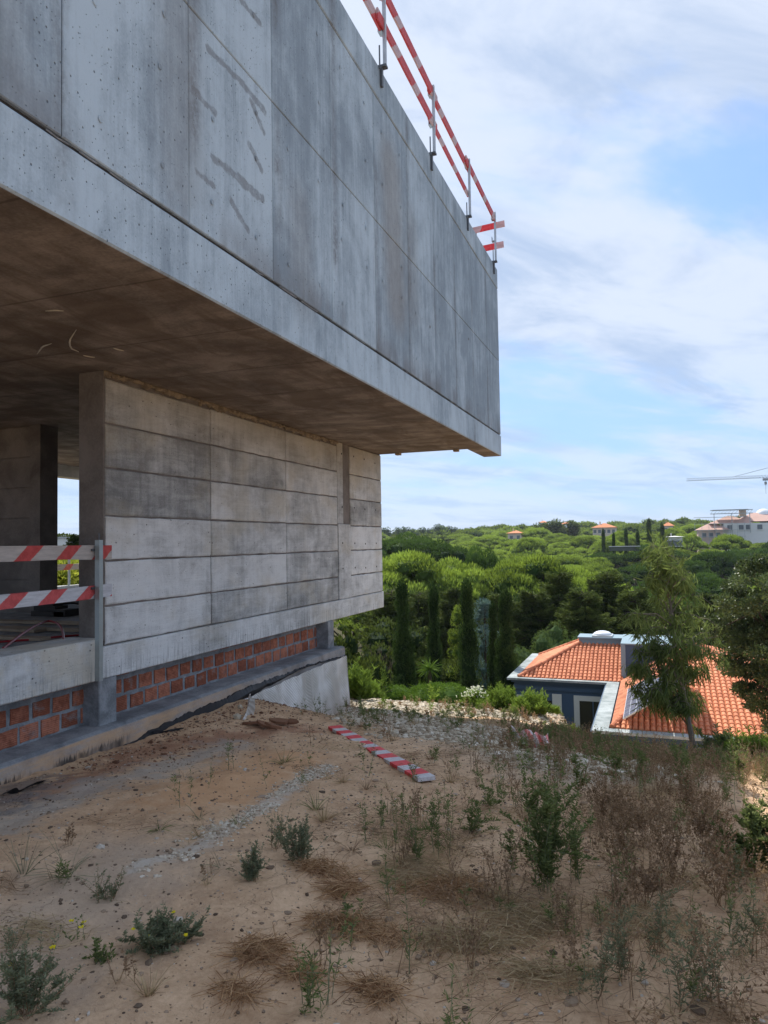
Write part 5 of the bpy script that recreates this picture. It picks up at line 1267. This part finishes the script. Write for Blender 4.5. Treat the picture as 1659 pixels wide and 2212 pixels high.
# ------------------------------------------------------------------ weeds
def blades(mb, p, n, L, lean, wd, t0, t1, rng, k=4, curl=.5, rad=.02):
    a = rng.uniform(0, 6.28, n); le = np.abs(rng.normal(lean, lean*.4, n)); l = L*rng.uniform(.45, 1.1, n)
    d = np.stack([np.cos(a)*np.sin(le), np.sin(a)*np.sin(le), np.cos(le)], 1); q = np.linspace(0, 1, k)
    P = p+np.stack([np.cos(a)*rad, np.sin(a)*rad, 0*a], 1)[:, None]*rng.random((n, 1, 1))+d[:, None]*l[:, None, None]*q[None, :, None]
    P[:, :, 2] -= (q**2)[None]*(l*curl*np.sin(le))[:, None]; P[:, :, :2] += rng.normal(0, .03, (n, 1, 2))*q[None, :, None]**2*l[:, None, None]*3
    return ribbons(mb, P, wd, rng.uniform(t0, t1, n), rng)
def mat_(mb, c, rx, ry, n, L, wd, t0, t1, rng, rise=.05):
    r = np.sqrt(rng.random(n)); a = rng.uniform(0, 6.28, n); x = c[0]+rx*r*np.cos(a); y = c[1]+ry*r*np.sin(a); b = rng.uniform(0, 6.28, n); l = L*rng.uniform(.4, 1.2, n)
    q = np.linspace(-.5, .5, 4); P = np.zeros((n, 4, 3)); cv = rng.normal(0, .25, n)[:, None]
    P[:, :, 0] = x[:, None]+np.cos(b)[:, None]*q*l[:, None]-np.sin(b)[:, None]*(q**2)*cv*l[:, None]*2
    P[:, :, 1] = y[:, None]+np.sin(b)[:, None]*q*l[:, None]+np.cos(b)[:, None]*(q**2)*cv*l[:, None]*2
    P[:, :, 2] = gz(P[:, :, 0], P[:, :, 1])+.004+rise*rng.random((n, 1))*(1-.6*r[:, None])+rng.normal(0, .012, (n, 4))*.8
    return ribbons(mb, P, wd, rng.uniform(t0, t1, n), rng)
def stemmed(st, lf, p, H, ns, lean, per, ll, lw, rng, t0=.2, t1=.8, up=.5, wig=.04, sw=.004, branch=0, leaf_from=.1):
    """upright stems (ribbons) with leaves set along them"""
    a = rng.uniform(0, 6.28, ns); le = np.abs(rng.normal(0, lean, ns)); h = H*rng.uniform(.6, 1.05, ns); q = np.linspace(0, 1, 6)
    d = np.stack([np.cos(a)*np.sin(le), np.sin(a)*np.sin(le), np.cos(le)], 1)
    P = p+rng.normal(0, .02, (ns, 1, 3))*np.array((1, 1, 0))+d[:, None]*h[:, None, None]*q[None, :, None]; P[:, 1:, :2] += np.cumsum(rng.normal(0, wig*H*.35, (ns, 5, 2)), 1)
    Q = [P]
    for _ in range(branch):
        i = rng.integers(0, ns, ns); s0 = rng.uniform(.25, .8, ns); k0 = np.minimum((s0*5).astype(int), 4); b0 = P[i, k0]; bd = unit(d[i]+rng.normal(0, .55, (ns, 3))); bl = H*rng.uniform(.18, .42, ns)
        Q.append(b0[:, None]+bd[:, None]*bl[:, None, None]*q[None, :, None])
    for B_ in Q: ribbons(st, B_, sw, rng.uniform(.1, .6, len(B_)), rng)
    A_ = np.concatenate(Q); n = len(A_)*per; i = rng.integers(0, len(A_), n); s = rng.uniform(leaf_from, 1, n)*4.999; k = s.astype(int); f = (s-k)[:, None]
    C = A_[i, k]*(1-f)+A_[i, k+1]*f; D = rdir(n, rng)*np.array((1, 1, .5)); D[:, 2] += up
    leaves(lf, C, D, ll*rng.uniform(.5, 1.2, n)*(1.15-.5*s/5), lw*rng.uniform(.7, 1.2, n), rng.uniform(t0, t1, n), rng, .05)
# scattered cover, too many and too small to count
rng = np.random.default_rng(300); dry = MB(); brn = MB(); wst = MB(); wlf = MB(); dlf = MB()
def dens(x, y):
    d_ = sst(x+.55*(vn(x, y, .9, 12)-.5)*2+.06*(y-3), -2.15, -.75)
    d_ = np.maximum(d_, .10*sst(x, -4.2, -2.6)); return d_*(.35+.9*vn(x, y, 1.3, 21))
def scatter(n, x0=-4.6, x1=2.6, y0=1.9, y1=11.0, pw=1.0):
    y = y0+(y1-y0)*rng.random(n)**pw; x = rng.uniform(x0, x1, n); k = rng.random(n) < dens(x, y); return x[k], y[k]
x, y = scatter(620, pw=1.15)
for a, b in zip(x, y): mat_(dry if rng.random() < .5 else brn, (a, b), rng.uniform(.1, .38), rng.uniform(.1, .3), rng.integers(30, 110), .20, .0028, .0, 1, rng, .045)
x, y = scatter(1000)
for a, b in zip(x, y): blades(dry if rng.random() < .6 else brn, np.array((a, b, float(gz(a, b)))), rng.integers(6, 20), rng.uniform(.06, .22), .75, .0026, 0, 1, rng)
x, y = scatter(1100, y0=2.2)
for a, b in zip(x, y):
    p = np.array((a, b, float(gz(a, b)))); hgt__ = rng.uniform(.10, .38)
    if rng.random() < .5: stemmed(wst, wlf, p, hgt__, rng.integers(1, 5), .22, 16, .035, .006, rng, .1, .9, branch=1)
    else: stemmed(brn, dlf, p, hgt__, rng.integers(2, 7), .3, 10, .016, .008, rng, 0, .9, branch=2, leaf_from=.4)
x, y = scatter(290, -.9, 2.4, 2.0, 7.5)
for a, b in zip(x, y):
    p = np.array((a, b, float(gz(a, b)))); stemmed(brn, dlf, p, rng.uniform(.15, .42), rng.integers(4, 9), .4, 12, .016, .008, rng, 0, .9, branch=2, leaf_from=.35, sw=.003)
    if rng.random() < .6: blades(dry, p, 14, .24, .9, .0028, 0, 1, rng, rad=.06)
# rim fringe
x = rng.uniform(-1.6, 2.8, 760); y = rng.uniform(7.3, 11.4, 760); kk = (dpoly(x, y, RUB) > .7) | (rng.random(760) < .3); x, y = x[kk], y[kk]
for a, b in zip(x, y):
    p = np.array((a, b, float(gz(a, b)))); h_ = rng.uniform(.07, .20)
    if rng.random() < .40: stemmed(wst, wlf, p, h_, rng.integers(2, 5), .22, 14, .05, .010, rng, .2, 1, branch=1, sw=.005)
    else: stemmed(brn, dlf, p, h_, rng.integers(2, 6), .25, 11, .03, .013, rng, .2, 1, branch=2, sw=.005)
x = rng.uniform(-5.6, -1, 130); y = rng.uniform(11.3, 16.8, 130)
for a, b in zip(x, y):
    p = np.array((a, b, float(gz(a, b)))); h_ = rng.uniform(.08, .28)
    if rng.random() < .35: stemmed(wst, wlf, p, h_, 3, .2, 14, .06, .013, rng, .3, 1, branch=1, sw=.006)
    else: stemmed(brn, dlf, p, h_, 4, .25, 10, .03, .013, rng, .3, 1, branch=2, sw=.006)
# shaded low growth in front of the rubble
x = rng.uniform(-4.3, -.6, 150); y = rng.uniform(8.2, 10.6, 150)
for a, b in zip(x, y):
    p = np.array((a, b, float(gz(a, b)))); blades(dry if rng.random() < .4 else brn, p, 14, .16, .7, .004, 0, 1, rng)
    if rng.random() < .5: stemmed(wst, wlf, p, rng.uniform(.12, .35), 3, .3, 12, .04, .009, rng, .0, .7, branch=1)
for mb, nm, mt in ((dry, 'dry_grass', 'dry_straw'), (brn, 'dead_stems', 'dry_brown'), (wst, 'weed_stems', 'leaf_grey'), (wlf, 'weed_leaves', 'leaf_weed'), (dlf, 'seed_heads', 'dry_brown')):
    tag(mb.build(nm, M[mt]), kind='stuff')

# single plants one can point at
def plant(name, px, py, label, parts, cat='weed'):
    p = at(px, py); o = empty(name, (p[0], p[1], p[2]-.004)); tag(o, label, cat)
    for nm, (mb, mt) in parts.items():
        if mb.nv: mb.build(nm, M[mt], o)
    return o
def mk_stem(px, py, label, H, ns, lean, per, ll, lw, leaf='leaf_weed', stem='leaf_grey', seed=0, flowers=0, dryn=0, **kw):
    rng = np.random.default_rng(seed+px*7+py); a, b, c, d = MB(), MB(), MB(), MB(); stemmed(a, b, np.zeros(3), H, ns, lean, per, ll, lw, rng, **kw)
    if dryn: blades(c, np.zeros(3), dryn, H*.7, .9, .003, 0, 1, rng, rad=.06)
    for _ in range(flowers):
        q = rng.normal(0, H*.28, 3); q[2] = abs(q[2])*.5+H*.5
        for k in range(5): leaves(d, q[None], np.array([(math.cos(k*1.26), math.sin(k*1.26), .35)]), .013, .012, np.array([.6]), rng)
    return plant('weed', px, py, label, {'stems': (a, stem), 'leaves': (b, leaf), 'dry_blades': (c, 'dry_straw'), 'flowers': (d, 'flower_yellow')})
def mk_mat(px, py, label, rx, ry, n, mt, L=.22, rise=.06, t=(0, 1), seed=0):
    rx *= .8; ry *= .75; n = int(n*.75)
    rng = np.random.default_rng(seed+px); p = at(px, py); mb = MB(); mat_(mb, p, rx, ry, n, L, .003, t[0], t[1], rng, rise)
    for _ in range(2): mat_(mb, p+np.array((rng.normal(0, rx*.7), rng.normal(0, ry*.7), 0)), rx*.6, ry*.6, n//3, L, .003, t[0], t[1], rng, rise*.7)
    o = mb.build('grass_mat', M['dry_mix' if mt == 'dry_brown' else mt]); tag(o, label, 'dead grass'); return o
mk_stem(1178, 1925, 'tall bushy green weed standing alone in the right foreground', .70, 20, .13, 95, .040, .010, seed=1, branch=1, wig=.03, t0=.05, t1=.9)
mk_stem(1245, 1905, 'green weed leaning against the right side of the tallest bushy one', .38, 6, .25, 36, .036, .007, seed=2, branch=1)
mk_stem(1105, 1885, 'loose green weed left of the tallest bushy one', .28, 5, .3, 30, .036, .007, seed=3, branch=1)
mk_stem(950, 1850, 'thin upright grey-green weed with feathery tips right of the plank end', .42, 6, .16, 40, .040, .006, seed=4, branch=1)
mk_stem(905, 1868, 'sparse upright green weed below the end of the plank', .34, 5, .22, 30, .04, .006, seed=5, branch=1)
mk_stem(1020, 1800, 'low spreading green weed between plank and tall bushy weed', .26, 9, .55, 26, .04, .009, seed=6, branch=1)
mk_stem(1062, 1745, 'mid green weed clump behind the spreading one', .28, 8, .5, 26, .04, .009, seed=7, branch=1)
for px, py, H, lab in ((1335, 1880, .50, 'tangled reddish-brown dried shrub right of the tall green weed'), (1400, 1830, .45, 'second reddish-brown dried shrub, farther back and right'), (1455, 1905, .50, 'reddish-brown dried shrub in the middle of the brown thicket'),
        (1300, 1790, .40, 'brown dried shrub behind the tall green weed'), (1520, 1850, .45, 'brown dried shrub at the right end of the thicket'), (1390, 1960, .40, 'low brown dried shrub at the front of the thicket'), (1560, 1960, .48, 'dark brown dried shrub in front of the right edge'), (1480, 1760, .36, 'small brown dried shrub near the sunlit sand')):
    mk_stem(px, py, lab, H, 18, .42, 26, .018, .010, 'dry_brown', 'dry_brown', branch=3, leaf_from=.3, dryn=20, t0=0, t1=.9, sw=.0035)
for px, py, H, lab in ((1290, 2170, .40, 'tall grey-green weed low in the frame, right of centre'), (1345, 2120, .32, 'grey-green weed just behind the tall one low in the frame'), (1530, 2170, .36, 'branching grey-green weed near the lower right corner'),
        (1610, 2080, .34, 'grey-green weed reaching past the right edge, lower part'), (1420, 2070, .36, 'small grey-green weed between the branching ones'), (1590, 1930, .30, 'green weed at the right edge under the sunlit sand'), (1470, 2200, .40, 'grey-green weed cut by the bottom edge at right')):
    mk_stem(px, py, lab, H, 7, .28, 26, .028, .005, 'leaf_grey', 'dry_brown', branch=2, dryn=8, t0=.0, t1=.7)
for px, py, H, lab in ((1466, 1700, .48, 'slim green weed in front of the sapling trunk'), (1385, 1690, .42, 'slim green weed left of the sapling trunk'), (1330, 1700, .45, 'leafy green weed on the sunlit slope below the solar panels'), (1600, 1700, .40, 'green weed on the sunlit sand near the right edge'), (1250, 1720, .40, 'tall thin green weed behind the bushy one')):
    mk_stem(px, py, lab, H, 5, .14, 50, .04, .010, branch=1, t0=.2, t1=.9)
mk_stem(1648, 1880, 'dense green leafy bush cut by the right edge', .42, 22, .55, 60, .05, .014, branch=2, t0=.2, t1=.8)
mk_stem(545, 1905, 'grey-green low weed with dark dry base in the middle of the sand', .20, 16, .45, 50, .022, .006, 'leaf_grey', 'dry_brown', branch=2, dryn=14)
mk_stem(650, 1862, 'wide dark grey-green weed right of the low one', .24, 24, .6, 45, .022, .006, 'leaf_grey', 'dry_brown', branch=2, dryn=20)
mk_stem(600, 1835, 'wispy grey weed behind the wide dark one', .24, 9, .35, 34, .018, .005, 'leaf_grey', 'dry_brown', branch=2)
mk_stem(328, 2060, 'grey-green weed with yellow flowers in the lower left', .17, 26, .75, 60, .030, .007, 'leaf_grey', 'dry_brown', branch=1, flowers=3, dryn=30)
mk_stem(395, 2035, 'grey-green sprig joined to the right of the flowering weed', .17, 14, .7, 44, .028, .007, 'leaf_grey', 'dry_brown', branch=1, flowers=1)
mk_stem(222, 2078, 'tiny dark green rosette left of the flowering weed', .10, 7, .6, 30, .028, .009, 'leaf_weed', 'leaf_grey')
mk_stem(172, 2035, 'small yellow-flowered seedling on bare sand at left', .13, 3, .3, 16, .02, .008, 'leaf_weed', 'leaf_grey', flowers=3)
mk_stem(55, 2190, 'dark grey-green bush in the lower left corner', .26, 26, .5, 48, .024, .006, 'leaf_grey', 'dry_brown', branch=2, flowers=2, dryn=20)
mk_stem(30, 2060, 'thin grey sprig at the left edge', .15, 8, .7, 24, .022, .005, 'leaf_grey', 'dry_brown')
mk_stem(235, 1945, 'small feathery tuft above the flowering weed', .16, 14, .6, 26, .02, .005, 'leaf_grey', 'dry_brown', branch=1, dryn=22)
def mk_tuft(px, py, label, n, L, lean, mt, wd=.004, seed=0, curl=.5, base=False):
    rng = np.random.default_rng(seed+px); a = MB(); blades(a, np.zeros(3), n, L, lean, wd, 0, 1, rng, curl=curl)
    p = {'blades': (a, mt)}
    if base: b = MB(); blades(b, np.zeros(3), n, L*.5, 1.1, wd*.8, 0, 1, rng); p['dead_blades'] = (b, 'dry_brown')
    return plant('grass_tuft', px, py, label, p, 'grass tuft')
for px, py, n, L, ln, mt, lab in (
    (612, 1650, 34, .22, .8, 'leaf_weed', 'fine green grass tuft between the ochre soil and the plank'), (700, 1775, 50, .20, .6, 'dry_straw', 'straw-coloured grass tuft on the pale chippings line'), (682, 1750, 34, .18, .6, 'leaf_weed', 'green grass tuft just behind the straw-coloured one'),
    (430, 1768, 22, .18, .8, 'leaf_grey', 'small grey grass tuft left of the chippings line'), (515, 1780, 26, .17, .9, 'leaf_weed', 'flat green tuft on the chippings line'), (345, 1792, 26, .16, 1.0, 'leaf_weed', 'flat star-shaped seedling on the grey washed soil'),
    (150, 1895, 24, .34, .9, 'leaf_grey', 'sprawling open grass tuft on the bare soil at left'), (50, 1890, 18, .34, .5, 'leaf_grey', 'tall thin stalks at the left edge of the bare soil'), (118, 1905, 16, .14, 1.0, 'dry_brown', 'small brown dead tuft beside the sprawling one'),
    (320, 2150, 40, .15, .5, 'dry_straw', 'upright orange-brown straw tuft below the flowering weed'), (322, 1718, 18, .10, 1.1, 'dry_brown', 'small dark dead tuft on the pale wash'), (480, 1875, 14, .22, .9, 'leaf_grey', 'open grey sprig left of the low grey-green weed'),
    (790, 1705, 34, .20, .9, 'dry_brown', 'brown grass tuft in front of the plank'), (840, 1760, 34, .16, .8, 'leaf_weed', 'short green tuft below the plank middle'), (740, 1690, 30, .18, .9, 'dry_straw', 'pale grass tuft left of the plank middle'),
    (970, 1690, 40, .22, .8, 'dry_straw', 'dry tuft at the end of the plank'), (930, 1640, 34, .24, .8, 'dry_brown', 'brown tuft behind the plank end'), (780, 1570, 34, .22, .8, 'dry_brown', 'brown tuft behind the far end of the plank'), (850, 1600, 34, .24, .9, 'dry_straw', 'dry tuft behind the plank middle'), (700, 1600, 24, .16, .9, 'dry_brown', 'small tuft left of the far plank end'),
    (760, 1840, 30, .14, .9, 'dry_brown', 'dark flat tuft in the middle foreground'), (835, 1835, 26, .20, .7, 'leaf_weed', 'thin green tuft left of the upright weeds')):
    mk_tuft(px, py, lab, n, L, ln, mt, base=(n > 28))
for px, py, rx, ry, n, mt, lab in (
    (735, 2005, .20, .12, 420, 'dry_brown', 'large flat mat of dead brown grass in the lower middle'), (560, 2062, .14, .10, 260, 'dry_brown', 'dead brown grass mat left of the large one'), (745, 1925, .10, .12, 200, 'dry_brown', 'dead grass mat above the large one'),
    (640, 2110, .10, .08, 120, 'dry_brown', 'thin dead grass mat below the left brown one'), (505, 2150, .09, .06, 110, 'dry_brown', 'little dead grass mat near the bottom edge'), (1000, 2040, .24, .16, 420, 'dry_straw', 'big pale straw mat right of the middle'), (1120, 2000, .22, .16, 380, 'dry_straw', 'pale straw mat under the tall bushy weed'),
    (980, 1930, .25, .2, 380, 'dry_brown', 'brown straw mat left of the tall bushy weed'), (880, 1890, .26, .22, 320, 'dry_straw', 'straw mat stretching left of the upright weeds'), (810, 2150, .12, .08, 160, 'dry_brown', 'dead grass mat by the bottom edge in the middle'), (1180, 2120, .2, .14, 260, 'dry_straw', 'straw mat at the bottom right of centre'),
    (690, 1880, .16, .1, 200, 'dry_brown', 'dark dead mat right under the wide grey-green weed'), (1420, 2000, .3, .2, 300, 'dry_straw', 'straw mat before the brown thicket')):
    mk_mat(px, py, lab, rx, ry, n, mt)

# plants on the far rim
def rim_bush(px, py, Yd, wd, H, lab, leaf='leaf_shrub', n=40, ll=.13, lw=.016, flowers=0, ns=26):
    p = way(px, py, Yd); g_ = float(gz(p[0], p[1])); o = empty('leafy_bush', (p[0], p[1], g_-.02)); tag(o, lab, 'bush'); rng = np.random.default_rng(px)
    a, b, f = MB(), MB(), MB()
    for _ in range(ns):
        q = np.array((rng.normal(0, wd*.42), rng.normal(0, wd*.3), 0)); hh = H*rng.uniform(.6, 1.05)*math.exp(-(q[0]/wd)**2*1.2)
        stemmed(a, b, q, hh, 4, .3, n, ll, lw, rng, .15, 1, up=.8, branch=1, sw=.006)
        if flowers and q[0] < 0:
            for _ in range(flowers):
                c = q+rng.normal(0, .1, 3); c[2] = hh*rng.uniform(.7, 1.05); leaves(f, np.repeat(c[None], 5, 0), rdir(5, rng), .03, .03, np.full(5, .7), rng)
    a.build('stems', M['leaf_weed'], o); b.build('leaves', M[leaf], o)
    if f.nv: f.build('flowers', M['flower_white'], o)
rim_bush(1035, 1560, 15.2, .40, .42, 'bright bush with small white flowers on the rim of the rubble', flowers=14)
rim_bush(1085, 1565, 14.8, .5, .60, 'bright green long-leaved bush in the middle of the rim')
rim_bush(1150, 1570, 14.4, .45, .55, 'bright green long-leaved bush nearest the pale house pilaster')
rim_bush(768, 1545, 15.5, .32, .95, 'feathery bright green reeds beside the protective sheet', ll=.22)
rim_bush(800, 1540, 16.2, .3, .6, 'lower green reeds right of the feathery ones', ll=.2)
rim_bush(1600, 1625, 10.4, .3, .36, 'green leafy bush at the right edge below the oak', leaf='leaf_shrub', ll=.10)
rim_bush(1648, 1640, 9.8, .3, .42, 'yellow-green leafy bush cut by the right edge below the oak', ll=.10)
rim_bush(1560, 1620, 10.6, .22, .50, 'dark leafy bush right of the sapling trunk', leaf='leaf_oak', ll=.10)
rim_bush(1230, 1600, 12.0, .25, .3, 'low green bush in front of the dark house window', ll=.09, ns=14)
rim_bush(1290, 1605, 11.4, .25, .2, 'low brownish green bush below the parapet corner', leaf='leaf_pepper', ll=.08, ns=14)
rim_bush(1410, 1625, 10.6, .25, .18, 'low bush left of the sapling trunk', leaf='leaf_pepper', ll=.08, ns=14)
for px, py, Yd, H, lab in ((829, 1560, 13.2, .85, 'tall pale thistle stalk in front of the clipped shrub'), (931, 1555, 13.4, .78, 'second tall pale stalk in front of the wide clipped shrub')):
    p = way(px, py, Yd); g_ = float(gz(p[0], p[1])); o = empty('thistle', (p[0], p[1], g_)); tag(o, lab, 'weed'); rng = np.random.default_rng(px); a, b = MB(), MB()
    stemmed(a, b, np.zeros(3), H, 2, .05, 34, .11, .022, rng, .5, 1, up=.5, branch=1, sw=.012); a.build('stems', M['leaf_shrub'], o); b.build('leaves', M['leaf_shrub'], o)

# ------------------------------------------------------------------ air
hm = bpy.data.materials.new('air_haze'); hm.use_nodes = True; hm.node_tree.nodes.clear(); hn = NT(hm.node_tree)
hv = hn.n('ShaderNodeVolumePrincipled', {'Color': (.82, .88, 1, 1), 'Density': .00014, 'Anisotropy': .2}); hn.n('ShaderNodeOutputMaterial', {'Volume': hv.outputs[0]})
ho = MB().box(-520, 260, -60, 560, -60, 34).build('haze', hm); ho['kind'] = 'stuff'
